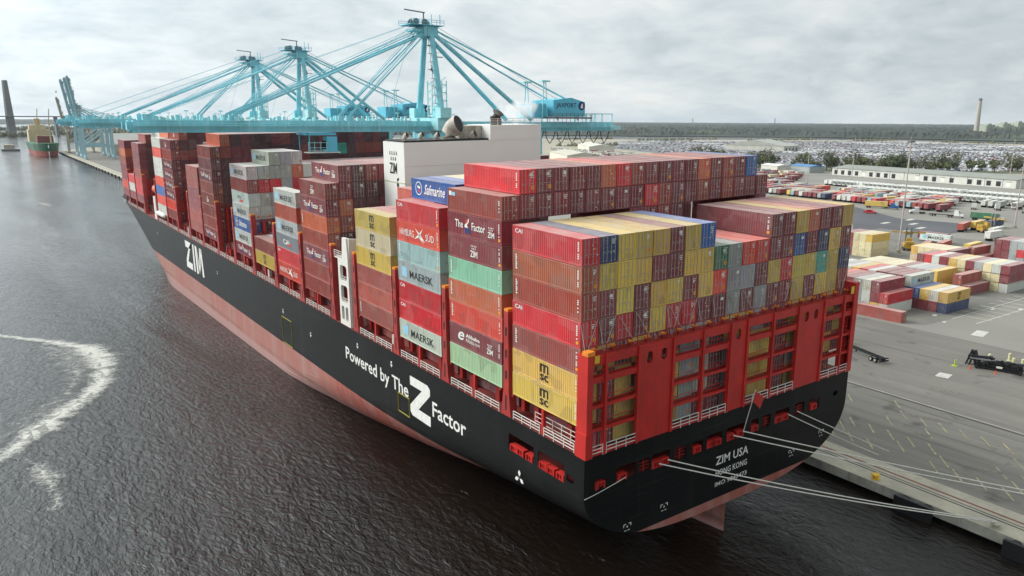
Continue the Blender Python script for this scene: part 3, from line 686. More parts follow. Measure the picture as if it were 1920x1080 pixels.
# ------------------------------------------------------------------ what stands where on the ship
Y, B, D_, G, RD, OR = 'olive', 'maroon', 'dark', 'grey', 'red', 'orange'
def rowcol(bay, r, t):
    k = random.Random(bay*1000+r*37+t)
    if bay == 0: return k.choice(['maroon','olive','maroon','olive','grey','maroon','brown'])
    if bay in (1,): return k.choice(['maroon','maroon','brown','dark','maroon','rust'])
    if bay in (2, 3): return k.choice(['maroon','rust','brown'])
    return k.choice(['dark','dark','dark','maroon','dark','brown','dark'])
PORT = [  # per bay, top to bottom: (colour, lettering) of the outer port stack
 [('red','cai'),('orange','tex'),('rust','tex'),('red','cai'),('brown','tex'),('yellow','msc'),('yellow','msc')],
 [('brown','nyk'),('maroon','zf'),('maroon','zim'),('mint','tex'),('orange','tex'),('scarlet','tex'),('maroon','ali'),('palegreen',None)],
 [('red','cai'),('scarlet','ham'),('lightblue','tex'),('grey','maersk'),('red','cai'),('red','cai'),('pale','maersk')],
 [('yellow','msc'),('cream','msc'),('yellow','msc'),('brown',None),('rust',None),('rust','tex')],
 [('brown','zim'),('maroon','zf'),('orange','tex'),('rust',None),('maroon','zf'),('brown',None),('brown',None)],
 [('pale','maersk'),('rust',None),('pale','maersk'),('slate','caic'),('red','cai'),('scarlet','ham')],
 [('brown',None),('yellow','msc')],
 [('pale','maersk'),('brown',None),('pale','oo'),('white','maersk'),('blue','saf'),('pale','maersk'),('maroon','zf')],
 [],
 [('brown',None),('maroon',None),('maroon','zf'),('brown',None),('brown','zim'),('brown',None),('brown',None),('maroon','zf')],
 [('brown',None),('brown','zim'),('maroon',None),('maroon',None),('brown','zim'),('brown','zim')],
 [],
 [('maroon','zim'),('brown',None),('maroon','zf'),('maroon','zf'),('maroon','zf'),('maroon','zf'),('scarlet',None),('brown',None)],
 [('pale','maersk'),('scarlet','ham'),('pale','maersk'),('pale','maersk'),('scarlet','ham'),('blue','saf'),('scarlet','ham'),('pale','maersk')],
 [('maroon','zf'),('maroon','zf'),('maroon','zf'),('brown','zim'),('red',None),('red',None),('maroon','zf')],
 [('red','zim'),('pale','maersk'),('maroon',None)],
 [('maroon','zf'),('orange',None),('brown',None),('maroon','zf'),('maroon','zf'),('scarlet',None),('maroon','zf')]]
HGT = [[7]*8+[6]*4+[7]*7, [8]+[9]*17+[8], [7]+[8]*18, [6]*3+[7]*16, [7]+[8]*18, [6,5,5]+[5]*16, [2]*6+[5]*13, [7,7,8,8,8,7,7]+[7]*12, [0,0,0,0]+[6]*15,
       [8]+[9]*18, [6]*2+[8]*17, [0]*3+[7]*16, [8]+[9]*4+[8]*14, [8,9]+[8]*17, [7,8]+[8]*17, [3]*2+[7]*17, [7]*19]
OVR = {}
def face(bay, tier, cols):
    for r, c in enumerate(cols.split()):
        if c != '-': OVR[(bay, r, tier)] = c
AB = dict(Y='olive', B='maroon', D='dark', N='brown', R='red', G='grey', O='orange', U='blue', V='navy', S='scarlet', T='teal', E='green', W='pale', K='rust')
def facea(bay, tier, s): face(bay, tier, ' '.join(AB.get(ch, '-') for ch in s))
facea(0, 6, '-VYYYBYU----BBYOBBY'); facea(0, 5, '-YYYBBYYEGSSBBUBVYB'); facea(0, 4, '-BYBYYBYSGGBYRYYTYV'); facea(0, 3, '-BRBYRRBBGBGBBYBYYK')
facea(0, 2, '-YBYBBGGBYYGBBYYBYB'); facea(0, 1, '-BYBGYGGBGGYYBYYBBY'); facea(0, 0, '-BYYGYGWBGGYYBWYBYB'); facea(0, -1, '-BYYBYGBBGWYYBYYBBN')
facea(1, 8, '-RBBBBORNBBBBOBNBU'); facea(1, 7, '-BBBBBBBBRNBBKBNBBB'); facea(1, 6, '-BBBBBBBBBNBBBBBBBB')
OVR[(2,1,7)] = 'blue'; OVR[(2,2,7)] = 'blue'
for r in range(3, 19): OVR[(2,r,7)] = 'cream' if r < 9 else 'maroon'
facea(3, 5, '-KNNN'); facea(4, 5, '-O'); OVR[(4,1,7)] = 'maroon'
facea(7, 7, '--GGW'); facea(7, 6, '-WGGOWB'); facea(7, 5, '-RRGR'); facea(7, 4, '-WGG'); facea(7, 3, '-WGG')
OVR[(9,1,8)] = 'orange'; OVR[(12,1,8)] = 'rust'; OVR[(13,1,8)] = 'orange'; OVR[(14,1,7)] = 'brown'; OVR[(9,13,7)] = 'teal'; OVR[(9,16,7)] = 'brown'; OVR[(6,1,1)] = 'white'
for r in range(2, 6): OVR[(6,r,1)] = 'pale'
DECO = {(2,1,7): 'saf', (4,1,7): 'zf', (7,2,7): 'maersk', (14,1,7): 'zim', (12,1,8): 'zim'}
CONT = []   # dicts: loc, rot, color, deco, label, group, size score
occ = set()
for b, y in enumerate(BY):
    for r in range(19):
        n = HGT[b][r]
        for t in range(0 if r == 0 or r == 18 else -1, n): occ.add((b, r, t))
bay_names = ['stern bay'] + [NTH[i]+' bay from the stern' for i in range(1, 17)]
for (b, r, t) in sorted(occ):
    ex = (b, r-1, t) not in occ, (b-1, r, t) not in occ or b == 4 or b == 14, (b, r, t+1) not in occ, (b, r+1, t) not in occ
    if not any(ex): continue
    n = HGT[b][r]
    if r == 0 and PORT[b]: col, dec = PORT[b][n-1-t]
    else: col, dec = OVR.get((b, r, t)) or rowcol(b, r, t), DECO.get((b, r, t))
    p = SH((r*2.5+CW/2, BY[b]+CL/2, t*TH))
    top = max(HGT[b])
    if r == 0:
        lab = '%s container %s, %s from top, outer stack, %s' % (ADJ[col], DESC.get(dec, ''), NTH[n-1-t] if n-1-t else 'topmost', bay_names[b].replace(' from the stern', ' from stern'))
        lab = lab.replace('topmost from top', 'topmost').replace(' ,', ',')
        if len(lab.split()) > 16: lab = lab.replace(' with ', ', ', 1).replace('beside a star', '').replace('in black', 'black')
    else:
        k = top-1-t
        lab = '%s container, %s layer from top, %s column from port, %s' % (ADJ[col], 'first' if k == 0 else NTH[k], NTH[r], bay_names[b].replace(' from the stern', ' from stern'))
    CONT.append(dict(p=p, rot=(TR, -HE, 0), c=col, d=dec, lab=' '.join(lab.split()), g='containers stacked on the ship', ex=ex, ship=True, key=(b, r, t)))
# ------------------------------------------------------------------ the quay yard stacks: x of the near end, y of the first column, columns bottom to top
QZ = 2.1
def block(name, x, y0, cols, dec={}, tz=2.84):
    for j, st in enumerate(cols):
        for t, ch in enumerate(st):
            c = {'C': 'cream', 'M': 'msc'}.get(ch) or AB[ch]; d = dec.get((j, t))
            if ch == 'M': c, d = 'yellow', 'msc'
            if ch == 'Y': c = 'yellow'
            ex = (j == 0 or t >= len(cols[j-1]), True, t == len(st)-1, j == len(cols)-1 or t >= len(cols[j+1]))
            k = len(st)-1-t
            lab = '%s container, %s of its stack, %s column of the %s' % (ADJ[c], 'topmost' if k == 0 else ('second from top' if k == 1 else 'bottom'), NTH[j], name)
            CONT.append(dict(p=(x+CL/2, y0+2.55*j+CW/2, QZ+t*tz), rot=(0, 0, -math.pi/2), c=c, d=d, lab=lab, g='containers stacked in the yard', ex=ex, ship=False, key=(name, j, t)))
block('front yard stack', 141, 45.0, ['WR','YBB','WWW','GGG','BBB','BBN','KWS'], {})
block('stack with blue base', 155.2, 36.8, ['VM','BW','BY','BU','WVW','BBB','BKB','BNB','BWW','RRR','YOY','WWW','GWG','BBW'], {(4,2): 'maersk'})
block('cream topped stack', 183.5, 54.0, ['YM','BG','WG','WW','BB','CC','CC','CC','CC','CC'])
block('single maroon row', 183.5, 44.3, ['B','BN'])
block('yellow stack behind', 198, 50.5, ['BM','CY','CY'])
block('tall corner stack', 196.5, 39.6, ['WBB','CCW','YCC','BCG','BBB','CCC','YCY'], {}, 2.6)
block('mixed middle stack', 211.5, 62.6, ['BB','BB','WW','BR','RB'])
block('cream rear stack', 226, 70, ['YB','CC','CC','YC','CC','CY'])
block('rear corner stack', 220, 97.0, ['CCM','CCC','CCC','BBB','BBB'])
block('grey and maroon stack', 248, 54, ['GGR','GRG','GGG','BBB','BBB'])
block('low brown row', 240, 67, ['K','KN'])
block('far maroon stack', 262, 47, ['BBB','BNB','RBB','WGW'])
CONT.append(dict(p=(137.55, 44.6, QZ), rot=(0, 0, 0), c='brown', d=None, lab='lone brick-red container lying crosswise on the apron before the front yard stack', g='containers stacked in the yard', ex=(1,1,1,1), ship=False, key=('lone', 0, 0)))
CONT.append(dict(p=(275, 101, QZ+1.2), rot=(0, 0, .05), c='pale', d='maersk', lab='white container with long black lettering standing on a trailer by the light mast', g='containers stacked in the yard', ex=(1,1,1,1), ship=False, key=('white', 0, 0)))
CONT.append(dict(p=(279, 104, QZ+1.2), rot=(0, 0, .05), c='maroon', d=None, lab='maroon container on a trailer just behind the long white lettered one', g='containers stacked in the yard', ex=(1,1,1,1), ship=False, key=('white', 1, 0)))
# ------------------------------------------------------------------ which of them show largest from the photograph's side of the river
def rank():
    bx = []
    for b, y in enumerate(BY):
        for r in range(19):
            if HGT[b][r] > 0:
                q = SH((r*2.5, y, 0)); bx.append((r*2.5, r*2.5+CW, y, y+CL, q[2]-TH, q[2]+HGT[b][r]*TH-.05))
    bx.append((9.8, 37.6, 57.5, 65.2, 15, 47.5)); bx = np.array(bx)
    lo, hi = bx[:, 0::2], bx[:, 1::2]; C = np.array(CAM)
    V3 = np.array(fw)
    for c in CONT:
        rz = c['rot'][2]; ca, sa = math.cos(rz), math.sin(rz); p = np.array(c['p']); tot = 0
        fcs = [((-1,0,0), -CW/2, CL*CH, 0), ((0,-1,0), -CL/2, CW*CH, 1), ((0,0,1), CH, CL*CW, 2), ((1,0,0), CW/2, CL*CH, 3)]
        for nrm, off, ar, k in fcs:
            if not c['ex'][k]: continue
            nw = np.array((nrm[0]*ca-nrm[1]*sa, nrm[0]*sa+nrm[1]*ca, nrm[2]))
            pts = []
            for a in (-.35, 0, .35):
                for d in (.2, .75):
                    l = {0: (-CW/2-.02, a*CL, d*CH), 1: (a*CW, -CL/2-.02, d*CH), 2: ((d-.5)*CW, a*CL, CH+.02), 3: (CW/2+.02, a*CL, d*CH)}[k]
                    pts.append(p+np.array((l[0]*ca-l[1]*sa, l[0]*sa+l[1]*ca, l[2])))
            ok = 0
            for q in pts:
                d = C-q; dist = np.linalg.norm(d); u = d/dist
                if u@nw <= .02: continue
                if (-u)@V3 < .75: continue
                with np.errstate(divide='ignore', invalid='ignore'):
                    t1 = (lo-q)/d; t2 = (hi-q)/d
                tn = np.minimum(t1, t2).max(1); tf = np.maximum(t1, t2).min(1)
                if ((tn < tf) & (tf > .002) & (tn > -.0005) & (tn < 1)).any(): continue
                ok += (u@nw)*ar/dist**2/len(pts)
            tot += ok
            c['vis%d' % k] = ok
        c['score'] = tot
rank()
CONT.sort(key=lambda c: -c['score'])
NIND = 304
def make_container(c):
    o = bpy.data.objects.new('shipping_container', MBODY); COL.objects.link(o); k = random.Random(str(c['key'])); o.location = Vector(c['p'])+Vector((k.uniform(-.025, .025), k.uniform(-.07, .07), 0)); o.rotation_euler = (c['rot'][0], c['rot'][1], c['rot'][2]+k.uniform(-.0016, .0016)); j = 1+k.uniform(-.2, .16); o.color = tuple(min(1, x*j*(1+k.uniform(-.08, .08))) for x in P[c['c']]) + (1,)
    tag(o, c['lab'], 'container', c['g'])
    d = (Vector(c['p'])-CAM).length
    near = d < 200
    dr = c.get('vis1', 0) > 0 and d < 330
    dress(o, dr, dr and (c['c'] not in ('olive', 'yellow') or k.random() < .3) and d < 330, c['d'], side=c.get('vis0', 0) > 0 and d < 110 and c['c'] not in ('pale', 'white', 'grey', 'palegreen'), rnd=k, flip=abs(c['rot'][2]) > 1)
    return o
for c in CONT[:NIND]: make_container(c)
def mass(items, name, label):
    m = MB(); cols = []
    for c in items:
        mt = Matrix.Translation(Vector(c['p'])) @ Euler(c['rot']).to_matrix().to_4x4(); n0 = len(m.f); t = MB()
        t.box(-CW/2, CW/2, -CL/2, CL/2, 0, CH)
        for s in (-1, 1):
            for z in (0, CH-.12): t.box(s*CW/2-.02, s*CW/2+.02, -CL/2, CL/2, z, z+.12)
        for x in (-.8, -.3, .3, .8): t.box(x-.03, x+.03, -CL/2-.04, -CL/2+.02, .1, CH-.1)
        m.add(t.v, t.f, 0, mt); k = random.Random(str(c['key'])); j = 1+k.uniform(-.12, .12)
        cols += [tuple(min(1, x*j) for x in P[c['c']])+(1,)]*(len(m.f)-n0)
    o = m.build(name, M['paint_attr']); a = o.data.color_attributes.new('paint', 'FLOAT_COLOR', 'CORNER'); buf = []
    for p, c in zip(o.data.polygons, cols): buf += list(c)*p.loop_total
    a.data.foreach_set('color', buf); return tag(o, label, 'containers', kind='stuff')
mass(CONT[NIND:], 'stacked_containers', 'far and half hidden containers filling the deeper stacks on ship and quay')
print('containers', len(CONT), 'last score px', CONT[NIND-1]['score']*777**2, sum(1 for c in CONT if c['score'] > 0), CONT[min(len(CONT)-1, NIND+80)]['score']*777**2)
# ------------------------------------------------------------------ ship-to-shore cranes
def crane(mat='crane', mat2='crane2', L=73, apex=73, gz=46, back=61, upright=False, sign=True):
    """own frame: origin on the waterside rail, x inland, boom to -x"""
    t = thing('quay_crane', '', 'crane'); A, A2 = M[mat], M[mat2]
    def part(name, f, m=A, par=None): mb = MB(); f(mb); return mb.build(name, m, par or t)
    for x in (0, 30.5):
        for y in (-9, 9):
            part('leg', lambda m: (m.beam((x, y, 3), (x, y*.82, gz), 1.7, 1.9), m.box(x-1.2, x+1.2, y-4, y+4, .5, 1.6)))
            part('wheel_bogie', lambda m: [m.box(x-.5, x+.5, y-4+k*2.1, y-2.5+k*2.1, 0, 1.0) for k in range(4)], M['grey'])
        part('sill_beam', lambda m: m.box(x-.8, x+.8, -9, 9, 2.2, 4.2))
        part('cross_beam', lambda m: m.box(x-.9, x+.9, -7.6, 7.6, gz-3.2, gz-.6))
    for y in (-8.6, 8.6):
        part('portal_beam', lambda m: m.box(.8, 29.7, y-.8, y+.8, 14, 16.4))
        part('diagonal_brace', lambda m: m.tube([(.6, y, 16.5), (29.8, y*.88, gz-3)], .5, 8))
    # girder inboard of the hinge, twin boxes with ties and walkways
    def beams(m, x0, x1):
        for y in (-3.4, 3.4): m.box(x0, x1, y-.75, y+.75, gz, gz+2.5); m.box(x0, x1, y-.95, y+.95, gz-.12, gz+.05)
        k = x0
        while k < x1: m.box(k, k+.5, -2.7, 2.7, gz+1.2, gz+2.2); k += 9
    part('girder', lambda m: beams(m, -1, back))
    for y in (-5.2, 5.2):
        part('girder_walkway', lambda m: (m.box(-1, back, y-.5, y+.5, gz+1.0, gz+1.12), [m.beam((-1, y*1.08, gz+h), (back, y*1.08, gz+h), .12) for h in (1.6, 2.2)], [m.beam((x, y*1.08, gz+1), (x, y*1.08, gz+2.2), .13) for x in range(0, int(back), 3)]), A2)
    hinge = Vector((-1.5, 0, gz+1.2)); ang = math.radians(82) if upright else 0
    def rotb(mb):
        if not ang: return
        c, s = math.cos(ang), math.sin(ang)
        mb.v = [(hinge.x+(x-hinge.x)*c+(z-hinge.z)*s, y, hinge.z-(x-hinge.x)*s+(z-hinge.z)*c) for x, y, z in mb.v]
    mb = MB(); beams(mb, -L, -1.6)
    for y in (-3.4, 3.4): mb.box(-L-1.2, -L, y-.4, y+.4, gz+.5, gz+2.2)
    mb.box(-L-.6, -L, -4, 4, gz+.4, gz+1.8); rotb(mb); boom = mb.build('boom', A, t)
    for y in (-5.0, 5.0):
        mb = MB(); mb.box(-L, -2, y-.5, y+.5, gz+1.3, gz+1.4)
        for h in (1.9, 2.5): mb.beam((-L, y*1.08, gz+h), (-2, y*1.08, gz+h), .12)
        for x in range(-int(L), -2, 3): mb.beam((x, y*1.08, gz+1.3), (x, y*1.08, gz+2.5), .13)
        rotb(mb); mb.build('boom_walkway', A2, boom)
    mb = MB()
    rr_ = random.Random(5)
    for k in range(60): x = -L+2+k*(L-6)/60; y = rr_.choice((-4.6, -3.2, -2.4, 2.6, 4.2)); h = rr_.uniform(.3, 1.3); mb.box(x, x+rr_.uniform(.2, 1.1), y-.25, y+.25, gz+2.5, gz+2.5+h)
    for k in range(9): x = -L+5+k*7.6; mb.beam((x, 4.4, gz+2.5), (x, 4.4, gz+4.6), .12); mb.box(x-.5, x+.5, 4.2, 4.6, gz+4.5, gz+4.75)
    rotb(mb); mb.build('boom_fittings', A2, boom)
    for x in (-52, -24, -L+3):
        mb = MB(); [mb.box(x-1.0, x+1.0, y-.5, y+.5, gz+2.4, gz+3.8) for y in (-3.4, 3.4)]; rotb(mb); mb.build('stay_lug', A, boom)
    # A-frame and apex
    for y in (-7.5, 7.5): part('frame_leg', lambda m: m.tube([(.3, y, gz-.5), (.2, y*.24, apex-2)], [.95, .72], 12))
    part('frame_saddle', lambda m: (m.box(-1.8, 2.2, -8.2, 8.2, gz+.2, gz+3.4), m.box(-1.4, 1.8, -9, -6, gz+3.4, gz+6), m.box(-1.4, 1.8, 6, 9, gz+3.4, gz+6)), A2)
    ap = part('apex_head', lambda m: (m.box(-2.2, 1.8, -2.6, 2.6, apex-3, apex-.4), m.box(-5.2, -1.2, -2.2, 2.2, apex-1.8, apex-1.3)))
    part('apex_platform', lambda m: (m.box(-6.5, 3.2, -3.4, 3.4, apex-.4, apex-.25), [m.beam((-6.5, y, apex+h), (3.2, y, apex+h), .1) for y in (-3.4, 3.4) for h in (.4, .9)], [m.beam((x, y, apex-.3), (x, y, apex+.9), .1) for y in (-3.4, 3.4) for x in (-6.5, -4, -1.5, 1, 3.2)]), M['house'], ap)
    part('sheave', lambda m: [m.tube([(x, y-.2, apex+.5), (x, y+.2, apex+.5)], .85, 12) for x, y in ((-4, -1.5), (-4, 1.5), (-1.5, -1.5), (.6, 1.4))], M['grey'], ap)
    part('service_jib', lambda m: (m.tube([(-1, 0, apex-.3), (-1, 0, apex+3.1)], .18, 6), m.beam((-.6, 0, apex+3.0), (-6.5, 0, apex+3.4), .28)), M['grey'], ap)
    part('mast_light', lambda m: (m.tube([(2.9, 3, apex), (2.9, 3, apex+3.2)], .12, 5), m.tube([(2.2, -3, apex), (2.2, -3, apex+2.4)], .12, 5)), A, ap)
    bx = 29
    for y in (-6.6, 6.6): part('back_stay', lambda m: m.tube([(.8, y*.3, apex-2.2), (bx, y, gz+3)], .58, 12))
    for y in (-5, 5): part('rear_tie', lambda m: m.tube([(1.2, y*.3, apex-1.2), (44, y*.9, gz+8.5), (back-14, y, gz+3)], .24, 8))
    part('tie_hanger', lambda m: [(m.beam((34, y, gz+2.5), (34.6, y, gz+14), .25), m.beam((36, y, gz+2.5), (35.2, y, gz+14), .2), m.box(33.4, 36.2, y-.9, y+.9, gz+13.6, gz+14)) for y in (-4.6, 4.6)], A2)
    if not upright:
        for y in (-3.4, 3.4):
            for x, r in ((-52, .25), (-24, .2)):
                for dz, q in ((0, r), (1.3, .12), (2.2, .06)):
                    part('fore_stay', lambda m: m.tube([(-1.6, y*.6, apex-2.4+dz), (x, y, gz+3.6+dz*.2)], q, 8))
    else:
        for y in (-3.4, 3.4):
            part('fore_stay', lambda m: m.tube([(-1, y*.6, apex-1), (-5, y, gz+22), (-4, y, gz+L*.72)], .3, 6))
    if not upright:
        for y, xe in ((-1.5, -L+2), (1.5, -L+2), (-.8, -40), (.8, -12)):
            part('hoist_rope', lambda m: m.tube([(-3.5, y, apex+.3), (xe, y*1.6, gz+2.6)], .045, 4))
        for y in (-2.4, 2.4): part('hoist_rope', lambda m: m.tube([(.6, y*.6, apex+.2), (40, y*1.5, gz+9)], .05, 4), M['grey'])
    def ladders(m):
        for k in range(9): z = gz+7+k*2.1; f = (z-gz)/(apex-gz); yy = -7.5+(7.5-1.8)*f; m.box(-1.5, -.75, yy-.5, yy+.5, z, z+.1); m.beam((-1.5, yy-.5, z), (-1.5, yy-.5, z+2.1), .08)
    part('leg_ladder', ladders, M['grey'])
    # stairs and lift cage inside the frame
    def stair(m):
        z = gz+13; k = 0
        while z < apex-5:
            m.beam((1.5, -2.2+(k % 2)*3.2, z), (1.5, -2.2+((k+1) % 2)*3.2, z+3), .45, .12); m.box(.9, 3.2, -2.6+((k+1) % 2)*3.2, -1.2+((k+1) % 2)*3.2, z+2.9, z+3.05); m.beam((3.1, -2.6+((k+1) % 2)*3.2, z+4), (.9, -2.6+((k+1) % 2)*3.2, z+4), .08); z += 3; k += 1
    part('stairway', stair, M['grey'])
    def cage(m):
        for x in (1, 4):
            for y in (-2.5, 0, 2.5): m.beam((x, y, gz+2), (x, y, gz+13), .24)
        for z in range(int(gz)+4, int(gz)+14, 2):
            for x in (1, 4): m.beam((x, -2.5, z), (x, 2.5, z), .18)
            for y in (-2.5, 2.5): m.beam((1, y, z), (4, y, z), .18); m.beam((1, y, z), (4, y, z+2), .12)
        m.box(1.5, 3.4, -.9, .9, gz+3, gz+6.5)
    part('lift_cage', cage, A2)
    # machinery house
    hx0, hx1 = 37.5, 49.2
    h = part('machinery_house', lambda m: m.add([(hx0,-5.4,gz+4),(hx1,-5.4,gz+4),(hx1,5.4,gz+4),(hx0,5.4,gz+4),(hx0,-5.4,gz+8.6),(hx1,-5.4,gz+8.2),(hx1,5.4,gz+8.2),(hx0,5.4,gz+8.6),(44,-5.4,gz+9.4),(44,5.4,gz+9.4)],
        [(0,1,5,8,4),(2,3,7,9,6),(1,2,6,5),(3,0,4,7),(4,8,9,7),(8,5,6,9)]), M['house'])
    if sign:
        vs, fs = fit_text('JAXPORT', hx0+1.0, hx0+8.4, gz+6.2, gz+7.9, off=.012, shear=.1); m = MB(); m.add([(a, -5.46, b) for a, b in vs], fs); m.build('house_sign', M['dkblue'], h)
        m = MB(); m.disc((hx0+10.4, -5.46, gz+7.1), 1.25, (0, 1, 0), 18); m.build('house_emblem', M['dkblue'], h)
        m = MB(); m.poly([(hx0+9.9, -5.5, gz+6.5), (hx0+10.9, -5.5, gz+6.4), (hx0+10.8, -5.5, gz+7.9), (hx0+10.2, -5.5, gz+7.5)]); m.build('house_emblem', M['white'], h)
    part('house_platform', lambda m: (m.box(hx0-2, hx1+2, -6.4, 6.4, gz+3.4, gz+3.9), [m.beam((hx0-2, -6.4, gz+3.9+q), (hx1+2, -6.4, gz+3.9+q), .09) for q in (.5, 1.0)], [m.beam((hx0-2+1.5*k, -6.4, gz+2.5), (hx0-2+1.5*k, -6.4, gz+4.9), .1) for k in range(12)]), M['grey'], h)
    part('switch_room', lambda m: m.box(31, 36.2, -4, 4, gz+3.6, gz+7.6), M['house'])
    part('backreach_frame', lambda m: ([m.beam((back-8+k*4, y, gz+2.5), (back-8+k*4, y, gz+5.0), .3) for k in range(3) for y in (-4, 4)], [m.beam((back-8, y, gz+4.9), (back, y, gz+4.9), .25) for y in (-4, 4)], m.box(back-1, back+3.5, -4.4, 4.4, gz+.2, gz+1.4)), A2)
    def festoon(m):
        for k in range(7):
            x = 33+k*4.2; m.tube([(x, -2, gz-.2), (x+.5, -2, gz-2.4), (x+1.6, -2, gz-3.8), (x+2.8, -2, gz-2.4), (x+3.6, -2, gz-.2)], .13, 5)
    part('festoon_cable', festoon, M['dark'])
    # trolley and cab
    tx = -31 if not upright else 12
    tr = part('trolley', lambda m: (m.box(tx-4, tx+3, -4.2, 4.2, gz-.9, gz-.3), [m.beam((tx-3.6, y, gz-.5), (tx-3.6, y, gz-4.6), .2) for y in (-3.6, 3.6)]), M['house'])
    part('operator_cab', lambda m: m.box(tx+.2, tx+2.8, -5.2, -2.4, gz-4.8, gz-1.2), M['house'], tr)
    part('cab_window', lambda m: m.box(tx-.1, tx+.2, -5.0, -2.6, gz-4.2, gz-2.2), M['glass'], tr)
    part('cab_floor', lambda m: m.box(tx-4.6, tx+3.4, -5.6, -2.0, gz-5.1, gz-4.85), M['railwhite'], tr)
    part('cab_rail', lambda m: [m.beam((tx-4.6, -5.6, gz-5+q), (tx+.2, -5.6, gz-5+q), .1) for q in (.6, 1.2, 2.4)]+[m.beam((tx-4.6+k*1.5, -5.6, gz-5), (tx-4.6+k*1.5, -5.6, gz-2.4), .1) for k in range(4)], A2, tr)
    return t
RZ = -.019
GRP = 'cranes along the quay'
c1 = crane(); c1['label'] = 'nearest turquoise quay crane with lowered boom above the white engine casing'; c1['group'] = GRP
place(c1, (55, 131, QZ), RZ)
c2 = place(copy_tree(c1), (56, 228, QZ), RZ); c2['label'] = 'middle turquoise crane of the three with lowered booms'
c3 = place(copy_tree(c1), (57, 286, QZ), RZ); c3['label'] = 'farthest turquoise crane of the three with lowered booms'
u1 = crane('cranegrey', 'cranegrey', 56, 62, 40, 40, True, False); u1['group'] = GRP; place(u1, (77, 1030, QZ), RZ)
u1['label'] = 'grey-blue quay crane with raised boom, nearest of the far cluster'
for y, l in ((1078, 'grey-blue quay crane with raised boom, middle of the far cluster'), (1130, 'grey-blue quay crane with raised boom, farthest of the close cluster')):
    q = place(copy_tree(u1), (78+(y-1030)*.02, y, QZ), RZ); q['label'] = l
u2 = crane('cranebeige', 'cranebeige', 44, 50, 32, 30, True, False); u2['group'] = GRP; u2['label'] = 'slim beige crane with raised boom beyond the grey-blue cluster'; place(u2, (82, 1240, QZ), RZ)
# ------------------------------------------------------------------ water and land
def water_mat():
    t = NT('river_water'); o = t.coord('Object')
    w0 = t.noise(t.coord('Object', (1, .7, 1), (0, 0, .4)), .3, 3, .5, .3); w1 = t.noise(t.coord('Object', (1, .5, 1), (0, 0, .55)), 1.35, 4, .58, .4); w2 = t.noise(t.coord('Object', (1, .6, 1), (0, 0, .95)), 3.8, 3, .6, .3)
    cur = t.noise(t.coord('Object', (1, .22, 1), (0, 0, .25)), .028, 5, .6, .8); amp = t.rng(cur, .36, .62, .35, 1.15)     # slicks and rougher lanes
    h = t.mth('MULTIPLY', t.mth('ADD', t.mth('ADD', t.mth('MULTIPLY', w0, .75), t.mth('MULTIPLY', w1, .7)), t.mth('MULTIPLY', w2, .2)), amp)
    t.base(t.mix(t.rng(cur, .35, .65), (.0095, .0062, .0042), (.0042, .0030, .0022)))
    t.rough(.06); t.b.inputs['IOR'].default_value = 1.333
    x = t.n('ShaderNodeBump'); x.inputs['Strength'].default_value = 1.0; x.inputs['Distance'].default_value = .56; t.L(h, x.inputs['Height']); t.L(x.outputs[0], t.b.inputs['Normal'])
    return t.m
m = MB(); m.poly([(-15000,-900,0),(15000,-900,0),(15000,15500,0),(-15000,15500,0)])
tag(m.build('water', water_mat()), kind='structure')
def ground(name, mat, pts, z): m = MB(); m.poly([(x, y, z) for x, y in pts]); return tag(m.build(name, mat), kind='structure')
def apron_mat():
    t = NT('apron_concrete'); o = t.coord('Object')
    big = t.noise(o, .018, 5, .6); st = t.noise(t.coord('Object', (.25, .012, 1), (0, 0, -.019)), 1.0, 5, .65); fine = t.noise(o, 1.3, 5, .7); spot = t.noise(o, .16, 4, .55)
    tr = t.noise(t.coord('Object', (.9, .02, 1), (0, 0, -.06)), 1.0, 3, .6, .6)
    v = t.mix(t.rng(big, .35, .65), hexc('#6c6963'), hexc('#827e76')); v = t.mix(t.rng(st, .45, .72, 0, .7), v, hexc('#5f5c56')); v = t.mix(t.rng(st, .2, .42, .45, 0), v, hexc('#979286'))
    v = t.mix(t.rng(tr, .57, .68, 0, .65), v, hexc('#55524c'))
    v = t.mix(t.rng(spot, .60, .70, 0, .75), v, hexc('#4a4742')); v = t.mix(t.rng(fine, .3, .7, 0, .25), v, hexc('#635f58'))
    br_ = t.n('ShaderNodeTexBrick'); t.L(t.coord('Object', None, (0, 0, 1.59)), br_.inputs[0]); br_.inputs['Scale'].default_value = 1; br_.inputs['Brick Width'].default_value = 12; br_.inputs['Row Height'].default_value = 6; br_.inputs['Mortar Size'].default_value = .09; br_.offset = 0
    v = t.mix(t.mth('MULTIPLY', br_.outputs['Fac'], .18), v, hexc('#4d4a45'))
    t.base(v); t.rough(.9); return t.m
M['apron'] = apron_mat(); M['conc'] = simple('pale_quay_concrete', '#a9a493', .9, .22, .25, streak='#8f8a7c')
M['fascia'] = simple('stained_quay_face', '#aaa79c', .9, .35, .5, streak='#6d6e6a'); M['asph'] = simple('dark_asphalt', '#55565a', .9, .22, .03); M['asph2'] = simple('grey_asphalt', '#85827a', .9, .2, .02)
M['pad'] = simple('stack_pad', '#75736c', .9, .25, .12); M['line'] = simple('white_road_paint', '#bfbdb2', .8, .25, 1); M['yline'] = simple('worn_yellow_paint', '#a3997a', .8, .5, .8)
M['scrub'] = simple('scrub_ground', '#5d6249', .95, .35, .01); M['sand'] = simple('sandy_ground', '#9c9583', .95, .2, .01); M['forestfloor'] = simple('forest_floor', '#3b4336', .95, .3, .004)
E_ = lambda y: 48.6+.019*y
bank = [(73,1300),(140,1480),(330,1900),(600,2050),(1250,1640),(1427,1479),(1805,1253),(2030,1080),(1955,780),(1900,200),(1500,-300)]
